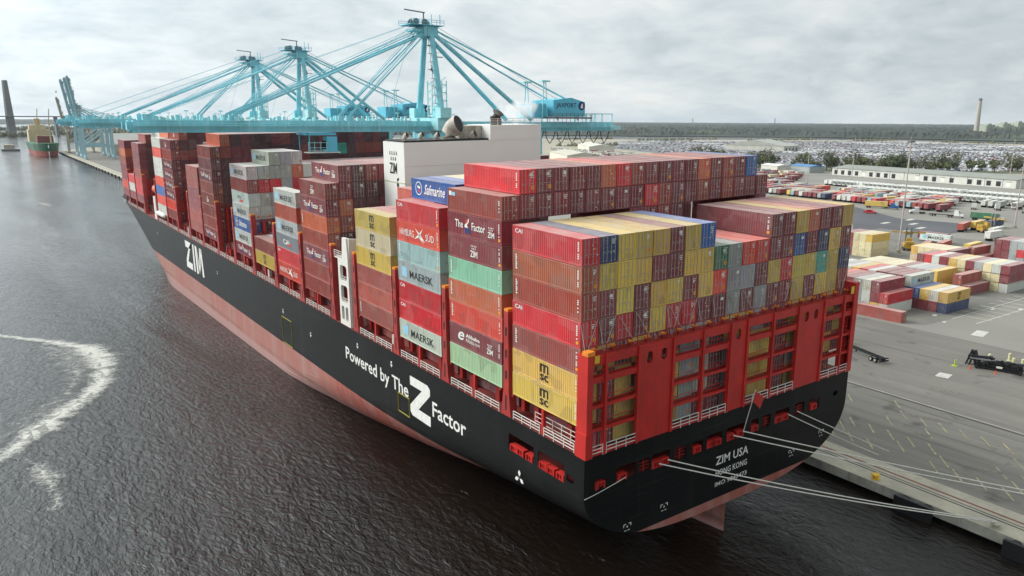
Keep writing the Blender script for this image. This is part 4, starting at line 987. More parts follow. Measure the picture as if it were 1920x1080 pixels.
gm = ground('yard_ground', M['sand'], [(E_(-200)+.02,-200)]+[(E_(1300)+.02,1300)]+bank[1:]+[(700,-300)], QZ-.02)
ground('apron', M['apron'], [(E_(-200)+.03,-200),(E_(1300)+.03,1300),(E_(1300)+85,1300),(E_(-200)+300,-200)], QZ-.012)
ground('yard_pavement', M['asph2'], [(132,-200),(140,600),(600,640),(760,420),(700,-200)], QZ-.006)
ground('road', M['asph'], [(275,138),(382,207),(346,157),(352,127),(330,112),(262,112)], QZ)
ground('stack_pad', M['pad'], [(139,34),(139,140),(300,140),(300,28)], QZ+.001)
ground('carpark', simple('car_lot_asphalt', '#6f7173', .9, .2, .02), [(760,640),(690,480),(760,330),(1000,200),(1700,420),(1880,800),(1900,1050),(1400,1400),(1000,1250)], QZ+.002)
ground('grass_verge', M['scrub'], [(640,560),(640,430),(690,360),(820,270),(880,285),(770,390),(720,500)], QZ+.006)
m = MB()
for y0 in range(-200, 1300, 300):
    a, b = E_(y0), E_(y0+300)
    m.add([(a,y0,QZ-1.35),(a,y0,QZ),(b,y0+300,QZ),(b,y0+300,QZ-1.35),(a+1.4,y0,QZ-1.35),(b+1.4,y0+300,QZ-1.35),(a+1.4,y0,-2),(b+1.4,y0+300,-2)], [(0,1,2,3),(0,3,5,4)]); m.add([(a+1.4,y0,QZ-1.35),(b+1.4,y0+300,QZ-1.35),(b+1.4,y0+300,-2),(a+1.4,y0,-2)], [(0,1,2,3)], 1)
tag(m.build('quay_wall', [M['fascia'], M['dark']]), 'stained concrete face of the quay along the water', 'quay wall')
ground('quay_kerb', M['conc'], [(E_(-200)+.04,-200),(E_(1300)+.04,1300),(E_(1300)+7.2,1300),(E_(-200)+7.2,-200)], QZ)
for i, (dx, w, mt) in enumerate(((3.0,.28,'dark'),(3.7,.2,'dark'),(4.6,.42,'rust'),(35.2,.3,'dark'),(35.9,.35,'conc'))):
    m = MB(); x0, x1 = E_(-200)+dx, E_(1300)+dx; m.poly([(x0,-200,QZ+.006+.001*i),(x0+w,-200,QZ+.006+.001*i),(x1+w,1300,QZ+.006+.001*i),(x1,1300,QZ+.006+.001*i)])
    tag(m.build('crane_rail' if i in (0, 2, 3) else 'rail_slot', M[mt]), kind='structure')
def quad(mb, x, y, dx, dy, ang, z):
    c, s = math.cos(ang), math.sin(ang); mb.poly([(x+a*c-b*s, y+a*s+b*c, z) for a, b in ((-dx,-dy),(dx,-dy),(dx,dy),(-dx,dy))])
m = MB()
for row, x0 in enumerate((60.5, 63.5, 66.5, 72.0, 76.5, 80.5)):
    for k in range(60): y = -60+k*3.4; quad(m, E_(y)-48.6+x0, y, 2.1, .13, .75, QZ+.009) if R.random() < (.85, .6, .8, .4, .6, .3)[row] else None
tag(m.build('road_marking', M['yline']), kind='structure')
m = MB()
for x, y, a, b in ((143,22.5,3,1.3),(112,13,0,0),(104,11.5,1.6,1.2),(172,32.5,1.2,.4),(178,28,1.2,.4),(152,38,.8,.5),(147,33,.8,.4)):
    if a: quad(m, x, y, a, b, .2, QZ+.01)
for k in range(9): quad(m, 158+k*5.2, 31.5, .15, 5, 0, QZ+.011)
quad(m, 178, 27.5, 26, .15, .0, QZ+.012); quad(m, 178, 33.5, 26, .12, 0, QZ+.012)
for x, y in ((330,140),(322,150),(345,150),(300,128),(318,130)): quad(m, x, y, 4, 1.2, .1, QZ+.012)
tag(m.build('pavement_marking', M['line']), kind='structure')
m = MB()
for k in range(14): y = -38+R.random()*120; x = E_(y)-48.6+R.choice((64, 70, 77, 93, 99))+R.random()*2; quad(m, x, y, .5+R.random()*.6, 1+R.random()*2.5, R.random()*.4, QZ+.013)
tag(m.build('tar_patch', simple('faded_tar', '#77736a', .9, .35, 1.5)), kind='structure')
# fenders, bollards, ropes
def fender():
    t = thing('quay_fender', '', 'fender', group='fenders along the quay face')
    m = MB(); m.box(-1.3, -.75, -2.6, 2.6, -2.6, .1); m.build('panel', M['dark'], t)
    for y in (-1.5, 1.5): m = MB(); m.tube([(-.8, y, -.7), (0, y, -.7)], .75, 10); m.build('rubber_cone', M['tyre'], t)
    return t
fn = fender(); fn['label'] = 'black fender panel hung on the concrete quay face'
fy = [-13, -27, -41] + [320+22*k for k in range(42)]
for i, y in enumerate(fy):
    f = fn if i == 0 else copy_tree(fn); place(f, (E_(y), y, QZ-.05), RZ)
def bollard():
    m = MB(); m.tube([(0,0,0),(0,0,.12),(0,0,.13),(0,0,.55),(0,0,.62),(0,0,.85),(0,0,.95)], [.62,.62,.36,.34,.6,.58,.3], 14); return m
bo = tag(bollard().build('mooring_bollard', M['yellow'], org=(0,0,0)), 'yellow mooring bollard on the quay edge behind the stern', 'bollard', 'bollards on the quay edge'); place(bo, (E_(-6)+1.2, -6.2, QZ)); bo.scale = (1.0,1.0,.8)
b2 = bo.copy(); COL.objects.link(b2); b2['label'] = 'grey-white bollard on the quay corner holding two long ropes'; b2.data = bo.data.copy(); b2.data.materials[0] = M['conc']; place(b2, (E_(-22)+.9, -22.5, QZ))
def rope(p, q, sag, lab, r=.075):
    p, q = Vector(p), Vector(q); n = 14; pts = [p.lerp(q, k/n)-Vector((0,0,sag*4*(k/n)*(1-k/n))) for k in range(n+1)]
    m = MB(); m.tube([x-p for x in pts], r, 6); o = m.build('mooring_rope', M['rope']); o.location = p; tag(o, lab, 'rope', 'mooring ropes from the stern')
def SP(x, z): return SH((x, -1.75, z))
rope(SP(10.6,-6.5), (E_(-22)+.9, -22.6, QZ+.8), .5, 'long white rope nearest the near stern corner, down to the pale bollard')
rope(SP(12.0,-6.4), (E_(-22)+1.1, -22.3, QZ+.8), .5, 'second long white rope running to the pale bollard')
rope(SP(23.4,-6.4), (70.5,-38.5,QZ+.6), .5, 'white rope from above the ship name, running out across the quay')
rope(SP(25.2,-6.3), (71.8,-39.5,QZ+.6), .5, 'upper white rope from beside the flag staff, crossing the quay')
rope(SP(34.3,-6.3), (56.5,-2.6,QZ+.5), .1, 'short white rope dropping to the quay, left of its pair')
rope(SP(36.2,-6.3), (59.0,-2.8,QZ+.5), .1, 'short white rope dropping to the quay, nearest the far stern corner')
m = MB(); p = Vector(SH((-.3,-1.6,-7.6))); m.tube([Vector(SH((x,-1.65,-7.6+.9*((x+.3)/6)**1.3)))-p for x in (-.3,1,2.4,4,5.6)], .04, 5); o = m.build('slack_line', M['rope']); o.location = p; tag(o, 'thin slack line hanging across the near stern corner', 'rope')
# ------------------------------------------------------------------ vehicles and yard equipment
def wheelset(t, xs, y, r=.5, w=.35):
    for x in xs:
        for s in (-1, 1):
            m = MB(); m.tube([(x, s*y-w/2, r), (x, s*y+w/2, r)], r, 12); wh = m.build('wheel', M['tyre'], t)
            m = MB(); m.disc((x, s*(y+w/2+.01), r), r*.55, (0, 1, 0), 10); m.build('rim', M['galv'], wh)
def semi_trailer(col='#d9d9d2', cool=True):
    t = thing('semi_trailer', '', 'trailer'); m = MB(); m.box(0, 13, -1.25, 1.25, 1.2, 4.0); m.build('box', simple('trailer_white', col, .5, .12, .3), t)
    m = MB(); m.box(.5, 12.5, -.6, .6, .9, 1.2); m.box(2.3, 2.5, -.9, -.7, .1, 1.2); m.box(2.3, 2.5, .7, .9, .1, 1.2); m.build('chassis', M['dark'], t)
    if cool: m = MB(); m.box(-.55, 0, -.95, .95, 2.2, 3.9); m.build('cooling_unit', M['grey'], t)
    m = MB(); [m.tube([(x, -1.15, .5), (x, 1.15, .5)], .5, 8) for x in (10.6, 11.8)]; m.build('axle', M['tyre'], t); return t
def box_trailer():
    t = thing('container_trailer', '', 'trailer'); o = bpy.data.objects.new('container', MBODY); COL.objects.link(o); o.parent = t; o.location = (6.1, 0, 1.2); o.rotation_euler = (0, 0, -math.pi/2)
    d = bpy.data.objects.new('door', MDOOR[0]); d2 = bpy.data.objects.new('door', MDOOR[1])
    for k in (d, d2): COL.objects.link(k); k.parent = o
    m = MB(); m.box(0, 12.3, -.55, -.3, .85, 1.2); m.box(0, 12.3, .3, .55, .85, 1.2); m.box(9.3, 9.5, -.9, .9, .1, 1.0); m.build('chassis', M['dark'], t)
    m = MB(); [m.tube([(x, -1.15, .5), (x, 1.15, .5)], .5, 8) for x in (1.4, 2.7)]; m.build('axle', M['tyre'], t); return t
def tint(t, c):
    for ch in t.children:
        if ch.name.startswith('container'):
            ch.color = c
            for g in ch.children: g.color = c
rt0 = semi_trailer(); n = 0
LT = 'white refrigerated trailer in the packed rows between the container lot and the long warehouse'
for row, (x, y0, y1) in enumerate(((458, 118, 262), (474, 112, 268), (492, 110, 300), (508, 112, 310))):
    y = y0
    while y < y1:
        if R.random() < .87:
            q = rt0 if n == 0 else copy_tree(rt0); place(q, (x+R.uniform(-.8, .8)+(y-y0)*.06, y, QZ), math.pi if row % 2 else 0); q['label'] = LT; q['group'] = 'white trailers before the warehouse'; n += 1
        y += 3.9
bt0 = box_trailer(); n = 0; pal = ['maroon','maroon','maroon','white','pale','cream','red','navy','yellow','grey','white','lightblue','maroon','scarlet','brown']
for row, (x, y0, y1, sl) in enumerate(((392, 160, 300, .09), (408, 166, 305, .08), (426, 172, 330, .07), (442, 178, 350, .07))):
    y = y0; k = 0
    while y < y1:
        if R.random() < .86:
            q = bt0 if n == 0 else copy_tree(bt0); c = R.choice(pal); place(q, (x+(y-y0)*sl+R.uniform(-.5, .5), y, QZ), 0); tint(q, P[c]+(1,)); n += 1; k += 1
            q['label'] = '%s container on its chassis, %s %s row behind the dark asphalt' % (ADJ[c], 'number %d along' % k if 0 else (NTH[k-1] + ' along the' if k <= 20 else 'well along the'), ('first', 'second', 'third', 'fourth')[row]); q['group'] = 'container trailers parked in rows'
        y += 3.6 if k % 9 else 8
for row, (x, y0, y1) in enumerate(((470, 320, 430), (490, 335, 450), (520, 350, 470), (545, 365, 480), (575, 385, 500))):
    y = y0; k = 0
    while y < y1:
        if R.random() < .8:
            q = copy_tree(bt0); c = R.choice(['maroon','maroon','brown','white','cream','pale','dark','grey']); place(q, (x+R.uniform(-2, 2), y, QZ), R.uniform(-.1, .1)); tint(q, P[c]+(1,)); k += 1
            q['label'] = '%s container on chassis among the far rows left of the long warehouse' % ADJ[c]; q['group'] = 'container trailers left of the warehouse'
        y += 4.2
for row in range(5):
    y = 650+row*20
    while y < 760+row*60:
        x = 590+row*34+(y-650)*.1
        if R.random() < .75:
            wt = R.random() < .5; q = copy_tree(rt0 if wt else bt0); place(q, (x+R.uniform(-2, 2), y, QZ), .25); c = R.choice(['maroon','white','cream','pale'])
            if not wt: tint(q, P[c]+(1,))
            q['label'] = ('white refrigerated' if wt else ADJ[c]+' container')+' trailer in the far lot seen over the ship beside the engine casing'; q['group'] = 'trailers in the far lot'
        y += 5.5
for x0, y0, y1 in ((440, 100, 158), (424, 96, 122)):
    y = y0
    while y < y1:
        if R.random() < .8:
            wt = R.random() < .6; q = copy_tree(rt0 if wt else bt0); place(q, (x0+R.uniform(-1, 1), y, QZ), .12); c = R.choice(['pale','maroon','cream','grey'])
            if not wt: tint(q, P[c]+(1,))
            q['label'] = ('white refrigerated' if wt else ADJ[c]+' container')+' trailer in the short rows beside the truck lane'; q['group'] = 'trailers by the truck lane'
        y += 4.1
MT = {}
def tractor(col):
    k = ('t', col)
    t = thing('truck_tractor', '', 'truck'); A = MT.setdefault(col, simple('truck_paint_'+col[1:], col, .35, .1, 1))
    m = MB(); m.add([(-1.6,-1.2,1),(1.0,-1.2,1),(1.0,1.2,1),(-1.6,1.2,1),(-1.6,-1.2,3.7),(.2,-1.15,3.6),(.2,1.15,3.6),(-1.6,1.2,3.7),(1.0,-1.2,2.2),(1.0,1.2,2.2)], [(0,1,8,5,4),(3,7,6,9,2),(4,5,6,7),(5,8,9,6),(1,2,9,8),(0,4,7,3),(0,3,2,1)]); c = m.build('cab', A, t)
    m = MB(); m.add([(.26,-1.0,3.5),(1.0,-1.0,2.35),(1.0,1.0,2.35),(.26,1.0,3.5)], [(0,1,2,3)]); m.build('windscreen', M['glass'], c)
    m = MB(); m.add([(1.0,-1.0,.9),(2.9,-.9,.9),(2.9,.9,.9),(1.0,1.0,.9),(1.0,-1.0,2.15),(2.9,-.85,1.8),(2.9,.85,1.8),(1.0,1.0,2.15)], [(0,1,5,4),(1,2,6,5),(2,3,7,6),(4,5,6,7)]); m.build('bonnet', A, t)
    m = MB(); m.box(-5.2, 2.6, -.45, .45, .7, 1.0); m.build('frame', M['dark'], t)
    wheelset(t, (1.9, -3.2, -4.5), 1.05, .52); return t
def chassis(gen=True):
    t = thing('chassis_trailer', '', 'trailer'); m = MB()
    for y in (-.45, .45): m.box(0, 12.3, y-.1, y+.1, .95, 1.25)
    for x in (0, 2.4, 4.8, 7.2, 9.6, 12.1): m.box(x, x+.22, -1.2 if x in (0, 12.1) else -.45, 1.2 if x in (0, 12.1) else .45, 1.0, 1.2)
    m.build('frame', M['dark'], t); m = MB(); m.box(9, 9.2, -.8, -.6, 0, 1); m.box(9, 9.2, .6, .8, 0, 1); m.build('landing_gear', M['dark'], t)
    m = MB(); m.box(-.1, 0, -1.2, 1.2, .5, .8); m.build('bumper', M['dark'], t)
    wheelset(t, (1.3, 2.6), 1.0, .52); return t
ch = chassis(); place(ch, (101.2, 22.6, QZ), 1.25); ch['label'] = 'bare black chassis trailer parked on the apron behind the ship'
tk = tractor('#d8d8d4'); place(tk, (106.5, 38.5, QZ), 1.25); tk['label'] = 'truck half hidden behind the ship, at the head of the bare chassis trailer'
for x, y, a, col, lab in ((384.5,181.5,-1.1,'#2f64a0','blue truck cab pulling the yellow container trailer'),(374,163,2.4,'#d9d9d5','white truck cab with a bare frame near the first trailer row'),(374,140,-1.4,'#dcdcd8','white truck cab pulling an empty chassis on the pale road'),(426,156,.4,'#d6d6d2','white truck cab standing beside the trailer rows'),(432,146,.6,'#d0d0cc','white bobtail truck alone on the open pavement'),(431,130,.2,'#cfd0cc','white truck cab beside the parked machinery'),(378,122,-1.5,'#d8d8d2','white truck cab beside the dark green container')):
    q = tractor(col); place(q, (x, y, QZ), a); q['label'] = lab; q['group'] = 'trucks in the yard'
q = copy_tree(bt0); place(q, (380, 196.5, QZ), -1.15); tint(q, P['yellow']+(1,)); q['label'] = 'yellow container on a trailer behind the blue truck cab'
q = copy_tree(ch); place(q, (372, 154, QZ), -1.4); q['label'] = 'empty black chassis behind a white truck on the pale road'
q = copy_tree(bt0); place(q, (373, 133, QZ), -1.35); tint(q, P['green']+(1,)); q['label'] = 'dark green container on a trailer beside the pale road'
def car(col='#b3202a'):
    t = thing('pickup_car', '', 'car'); m = MB(); pr = [(-2.3,.35),(2.3,.35),(2.35,.8),(1.3,1.0),(.6,1.55),(-.8,1.6),(-1.5,1.05),(-2.3,1.0)]
    a = m.V(*[(x,-.88,z) for x, z in pr]); b = m.V(*[(x,.88,z) for x, z in pr]); m.F(range(a, a+8)); m.F(range(b, b+8))
    for k in range(8): m.F((a+k, a+(k+1) % 8, b+(k+1) % 8, b+k))
    m.build('body', simple('car_red', col, .3, .08, 1), t); m = MB(); m.box(-.7, .5, -.9, .9, 1.08, 1.45); m.build('window', M['glass'], t); wheelset(t, (-1.5, 1.5), .8, .34, .2); return t
q = car(); place(q, (354, 177.6, QZ), -1.3); q.scale = (1.4,1.4,1.3); q['label'] = 'red pickup on the dark asphalt before the trailer rows'
# black heap of stacked chassis and frames, pale posts and cones round it
hp = thing('equipment_stack', 'black heap of stacked chassis frames and lifting gear on the apron', 'equipment', (116.4, 6.6, QZ), -1.3); hp.scale = (.68, .8, .8)
for k in range(3):
    m = MB()
    for y in (-1.0, 1.0): m.box(-6, 6, y-.18, y+.18, .2+k*.75, .75+k*.75)
    for x in (-6, -3.5, -1, 1.5, 4, 5.6): m.box(x, x+.4, -1.3, 1.3, .3+k*.75, .65+k*.75)
    m.build('stacked_frame', M['dark'], hp)
rh = random.Random(4)
for k in range(16):
    m = MB(); x = rh.uniform(-5.5, 5.5); a_ = rh.uniform(-.5, .5); L_ = rh.uniform(1.2, 3.4); z = rh.uniform(1.8, 3.0); m.beam((x-L_*math.cos(a_), rh.uniform(-1.4, 1.4), z), (x+L_*math.cos(a_), rh.uniform(-1.4, 1.4)+L_*math.sin(a_)*.5, z+rh.uniform(-.5, .5)), rh.uniform(.2, .45)); m.build('loose_beam', M['dark'] if k % 4 else M['grey'], hp)
for k in range(6):
    m = MB(); x, z = rh.uniform(-5.5, 5.5), rh.uniform(1.6, 2.6); m.tube([(x, -1.5, z), (x+rh.uniform(-.2, .2), -1.05, z)], .5, 10); m.build('spare_wheel', M['tyre'], hp)
for x in (-7.8, -6.9):
    m = MB(); m.beam((x-1.3, 1.0, 0), (x, 1.0, 4.0), .4); m.beam((x+1.3, 1.0, 0), (x, 1.0, 4.0), .4); m.beam((x-1.3, 2.4, 0), (x, 2.4, 3.6), .4); m.beam((x+1.3, 2.4, 0), (x, 2.4, 3.6), .4); m.beam((x, .8, 3.8), (x, 2.6, 3.5), .5); m.beam((x-.8, 1, 1.6), (x+.8, 2.4, 1.6), .5); m.build('upright_frame', M['dark'], hp)
for x in (-5.6, 5.6): m = MB(); m.tube([(x, -1.7, .55), (x, -1.35, .55)], .55, 12); m.tube([(x, 1.35, .55), (x, 1.7, .55)], .55, 12); m.build('wheel', M['tyre'], hp)
m = MB(); m.box(-.6, 1.0, -1.4, -1.33, .9, 1.4); m.build('plate_mark', M['railwhite'], hp)
M['paleyel'] = simple('pale_yellow_post', '#c9c79a', .6, .15, 1); M['lime'] = simple('lime_paint', '#a8c23c', .6, .15, 1)
pk = 0
for x, y in ((121.5,10.8),(122.5,6.5),(123.2,5.0),(124.5,2.5),(125.5,8.5),(126.5,1.0)):
    m = MB(); m.tube([(0,0,0),(0,0,1.5),(0,0,1.62)], [.32,.32,.2], 10); m.box(-.45,.45,-.45,.45,0,.06); o = m.build('guard_post', M['paleyel']); place(o, (x, y, QZ)); tag(o, 'thick pale yellow guard post standing behind the black equipment heap', 'post', 'guard posts by the equipment heap')
m = MB(); m.tube([(0,0,0),(0,0,1.3)], [.18,.12], 8); m.box(-.5,.5,-.5,.5,0,.08); m.beam((0,0,.9),(.7,.2,1.1),.2); o = m.build('marker_post', M['lime']); place(o, (112.2, 13.4, QZ)); tag(o, 'lime green marker post on the apron beside the equipment heap', 'post')
for x, y in ((112.8,10.6),(113.6,6.0),(117,2.0),(121,-.6),(123.5,-1.0)):
    m = MB(); m.tube([(0,0,.04),(0,0,.75)], [.2,.04], 8); m.box(-.25,.25,-.25,.25,0,.04); o = m.build('safety_cone', M['orangeboat']); place(o, (x, y, QZ)); tag(o, 'small orange safety cone around the black equipment heap', 'cone', 'cones round the equipment heap')
# yellow container handlers
M['handler'] = simple('worn_yellow_machine', '#b8933a', .6, .35, .6, streak='#5a4a30')
def handler():
    t = thing('container_handler', '', 'lift truck'); m = MB(); m.box(-3.6, 3, -1.9, 1.9, 1.0, 2.6); m.box(-3.8, -1.8, -1.6, 1.6, 2.6, 3.6); m.build('body', M['handler'], t)
    m = MB(); m.box(-.6, 1.0, -1, 1, 2.6, 4.6); c = m.build('cab', M['handler'], t); m = MB(); m.box(1.0, 1.03, -.85, .85, 3.2, 4.4); m.build('windscreen', M['glass'], c)
    for y in (-.9, .9): m = MB(); m.box(3.0, 3.5, y-.25, y+.25, .6, 8.5); m.build('mast', M['grey'], t)
    m = MB(); m.box(3.5, 4.1, -6.1, 6.1, 6.2, 6.7); m.box(3.4, 3.8, -1.5, 1.5, 5.5, 6.8); m.build('spreader', M['handler'], t); wheelset(t, (-2.4, 2.2), 1.7, .85, .7); return t
h0 = handler()
for i, (x, y, a, lab) in enumerate(((250, 99, .6, 'yellow container handler between the light mast and the maroon stacks'), (328, 105, -.4, 'yellow container handler with raised mast at the edge of the dark asphalt'))):
    q = h0 if i == 0 else copy_tree(h0); place(q, (x, y, QZ), a); q['label'] = lab; q['group'] = 'yellow lift trucks in the yard'
for i, (x, y, a, c) in enumerate(((252,88,.2,'rust'),(257,80,.1,'olive'),(244,90,.3,'maroon'),(300,92,.0,'white'),(312,96,.1,'pale'),(318,112,.2,'rust'),(330,112,.1,'olive'),(342,110,.0,'navy'),(352,96,.0,'red'))):
    q = copy_tree(bt0); place(q, (x, y, QZ), a); tint(q, P[c]+(1,)); q['label'] = '%s container on a chassis, %s of the loose group around the yellow handlers' % (ADJ[c], NTH[i]); q['group'] = 'loose container trailers'
# tall light masts
def mast(h):
    t = thing('light_mast', '', 'light mast'); m = MB(); m.tube([(0,0,0),(0,0,h)], [.38,.16], 8); m.build('pole', M['galv'], t)
    m = MB(); m.box(-1.6,1.6,-.5,.5,h-.1,h+.25); [m.box(x-.3,x+.3,s*.5-.2,s*.5+.2,h-.4,h-.1) for x in (-1.3,-.4,.4,1.3) for s in (-1,1)]; m.build('lamp_head', M['grey'], t)
    m = MB(); m.tube([(0,0,0),(0,0,1.2)], .9, 10); m.build('footing', M['conc'], t); return t
for x, y, h, lab in ((240,97.3,42,'tall steel light mast rising from the yellow footing among the yard stacks'),(356,104.6,40,'light mast near the edge of the frame beside the yellow handlers'),(503,322,38,'light mast at the far end of the trailer rows'),(540,306,38,'second light mast near the far end of the trailer rows'),(704,349,36,'light mast behind the warehouse roof among the trees'),(720,262,36,'light mast behind the near end of the warehouse')):
    q = mast(h); place(q, (x, y, QZ)); q['label'] = lab; q['group'] = 'light masts'
# ------------------------------------------------------------------ buildings
def warehouse():
    t = thing('warehouse', 'long low white warehouse with a row of dark dock doors behind the trailers', 'warehouse', (601, 207, QZ), math.atan2(170, 21)-math.pi/2)
    Lw, Dw, Hw = 172, 45, 6.6; wm = simple('warehouse_wall', '#c9c9c0', .7, .1, .2, streak='#a9a89c')
    m = MB(); m.box(0, Dw, 0, Lw, 0, Hw); m.build('wall', wm, t)
    m = MB(); m.add([(-.8,-.8,Hw),(Dw+.8,-.8,Hw),(Dw+.8,Lw+.8,Hw),(-.8,Lw+.8,Hw),(Dw/2,-.8,Hw+2.4),(Dw/2,Lw+.8,Hw+2.4)], [(0,4,5,3),(1,2,5,4),(0,1,4),(2,3,5),(0,3,2,1)]); r = m.build('roof', simple('grey_green_roof', '#8b8e86', .7, .15, .1), t)
    for k in range(12): m = MB(); m.box(-.06, 0, 10+k*14.2, 10.4+k*14.2, 0, Hw); m.build('downpipe', M['grey'], t)
    for k in range(22):
        if k in (5, 11, 12): continue
        y = 4+k*7.7; m = MB(); m.box(-.08, -.02, y, y+3.6, .9, 4.4); d = m.build('dock_door', M['dark'] if R.random() < .8 else M['railwhite'], t)
        m = MB(); m.box(-.16, -.08, y-.3, y+3.9, 4.4, 4.8); m.build('door_hood', M['grey'], d)
warehouse()
def shed(name, lab, x, y, w, d, h, rz, wall, roof, cat='warehouse'):
    t = thing(name, lab, cat, (x, y, QZ), rz); m = MB(); m.box(0, w, 0, d, 0, h); m.build('wall', simple('wall_'+wall[1:], wall, .7, .12, .1), t)
    m = MB(); m.add([(-.5,-.5,h),(w+.5,-.5,h),(w+.5,d+.5,h),(-.5,d+.5,h),(-.5,d/2,h+d*.09),(w+.5,d/2,h+d*.09)], [(0,1,5,4),(2,3,4,5),(0,4,3),(1,2,5)]); m.build('roof', simple('roof_'+roof[1:], roof, .7, .12, .1), t)
    for k in range(4): m = MB(); m.box(w*(.12+.22*k), w*(.12+.22*k)+4, -.06, -.01, 0, min(5, h*.7)); m.build('door', M['dark'], t)
shed('storage_hall', 'wide white storage hall standing in the car lot beyond the yard', 1080, 770, 60, 110, 8, .2, '#bdbbb0', '#a3a49b')
shed('storage_hall', 'small blue-roofed shed left of the long warehouse', 640, 398, 30, 18, 6, 1.3, '#9aa0a0', '#4f7fae')
shed('storage_hall', 'white-roofed shed between the light masts beyond the trailers', 622, 424, 26, 16, 6, 1.3, '#c4c1b6', '#d6d5cd')
shed('storage_hall', 'grey quay shed with one dark doorway beyond the far cranes', 122, 1120, 120, 150, 14, .0, '#b1ada2', '#8f8f88')
shed('storage_hall', 'long pale warehouse behind the engine casing and the crane leg', 780, 860, 150, 40, 9, 1.0, '#c8c6b8', '#c2c0b4')
shed('storage_hall', 'low cream warehouse beyond the turquoise crane backreach', 560, 640, 110, 40, 9, 1.1, '#cfcabb', '#b9b4a6')
ck = thing('power_station_chimney', 'tall pale power station chimney on the far horizon', 'chimney', (3469, 1568, QZ)); hh = 147
m = MB(); m.tube([(0,0,0),(0,0,hh*.93)], [11,6.6], 20); m.build('shaft', simple('chimney_concrete', '#b0a99c', .8, .1, .02), ck)
m = MB(); m.tube([(0,0,hh*.93),(0,0,hh)], [6.7,6.6], 20); m.build('top_band', M['grey'], ck)
ps = thing('power_station', 'pale green-grey power station blocks and towers beside the tall chimney', 'power station', (3500, 1540, QZ), .94)
pm = simple('power_block', '#99a08f', .8, .15, .03); pm2 = simple('power_block_dark', '#6d7772', .8, .2, .03)
for k, (a, b, h, mm) in enumerate(((0,34,34,pm),(40,22,26,pm),(68,30,40,pm),(104,20,30,pm),(130,28,44,pm),(164,24,36,pm),(196,46,58,pm2),(246,52,48,pm2))):
    m = MB(); m.box(0, 60, -a-b, -a, 0, h*1.12); m.box(10, 40, -a-b*.7, -a-b*.3, h*1.12, h*1.12+6); w = m.build('block', mm, ps)
    for j in range(3): m = MB(); m.tube([(-4, -a-b*(.2+.3*j), 0), (-4, -a-b*(.2+.3*j), h*.8)], 2.2, 8); m.build('silo', pm, w)
for x, y, h in ((5200,3900,75),(4700,4300,70)):
    m = MB(); [m.beam((sx*8, sy*8, 0), (0, 0, h), 1.2) for sx in (-1,1) for sy in (-1,1)]; [m.beam((-9, 0, z), (9, 0, z), 1.2) for z in (h*.7, h*.85)]
    o = m.build('transmission_tower', M['grey']); place(o, (x, y, QZ)); tag(o, 'thin lattice transmission tower on the wooded horizon', 'tower', 'transmission towers')
# cable-stayed bridge far upriver
br = thing('bridge', 'tall grey bridge pylon and long thin road deck far up the river', 'bridge', (84, 2561, 0), .12); bm = simple('bridge_concrete', '#7b7d7c', .8, .15, .02)
for y in (-9, 9): m = MB(); m.add([(-10,y-4,-1),(10,y-4,-1),(10,y+4,-1),(-10,y+4,-1),(-5.2,y*.8-3,148),(4.6,y*.8-3,148),(4.6,y*.8+3,148),(-5.2,y*.8+3,148)], [(0,1,5,4),(1,2,6,5),(2,3,7,6),(3,0,4,7),(4,5,6,7)]); m.build('pylon', bm, br)
m = MB(); m.box(-700, 230, -15, 15, 51, 54); m.build('deck', bm, br)
for x in (-640,-520,-400,-280,110,190): m = MB(); m.box(x-3, x+3, -10, 10, -1, 51); m.build('pier', bm, br)
# green bulk carrier on the next berth
def cargo_ship():
    t = thing('cargo_ship', 'green and red cargo ship with beige deck house moored far along the quay', 'ship', (52, 1180, 0), .0)
    gm_ = simple('green_hull', '#2f6b4c', .5, .2, .05, streak='#6b7a62'); rm = simple('red_bottom', '#a85c52', .6, .25, .05)
    def hb(y, z): s = max(0, min(1, (y+0)/26))**.55; return max(.4, 15.5*s*(.82+.18*min(1, z/14)))
    def strip(z0, z1, mt, nm):
        m = MB(); ys = [0, 2, 5, 9, 14, 20, 28, 60, 150]
        for s in (-1, 1):
            i = [m.V((s*hb(y, z0), y-.25*z0*(y < 20), z0), (s*hb(y, z1), y-.25*z1*(y < 20), z1)) for y in ys]
            for a, b in zip(i, i[1:]): m.F((a, a+1, b+1, b))
        m.poly([(s*hb(y, z1), y-.25*z1*(y < 20), z1-.05) for s, yy in ((-1, ys), (1, ys[::-1])) for y in yy]); m.build(nm, mt, t)
    strip(-1, 6.5, rm, 'bottom'); strip(6.5, 15, gm_, 'hull'); strip(15, 17, gm_, 'bulwark')
    m = MB(); m.box(-9, 10, 30, 52, 15, 26); m.build('cargo_block', M['rust'], t)
    m = MB(); m.box(-14, 12, 95, 125, 15, 34); m.box(-12, 8, 100, 120, 34, 40); h = m.build('deck_house', simple('beige_house', '#c7b795', .6, .1, .1), t)
    m = MB(); m.box(-4, 3, 112, 118, 40, 49); m.build('funnel', simple('beige_house2', '#b39c70', .6, .1, .1), h)
    for x, y in ((-6, 40), (6, 20)):
        m = MB(); m.tube([(x, y, 15), (x, y, 46)], [1.1, .8], 8); m.beam((x, y, 46), (x+1.5, y-8, 62), .9); m.build('deck_crane', simple('beige_crane', '#b8ab84', .6, .1, .1), t)
cargo_ship()
lb2 = thing('barge', 'low flat grey work barge moored past the cargo ship', 'barge', (20, 1420, 0)); m = MB(); m.box(-12, 12, -25, 25, -1, 3); m.build('hull', M['grey'], lb2); m = MB(); m.box(-8, 6, -10, 14, 3, 9); m.build('deck_house', M['conc'], lb2)
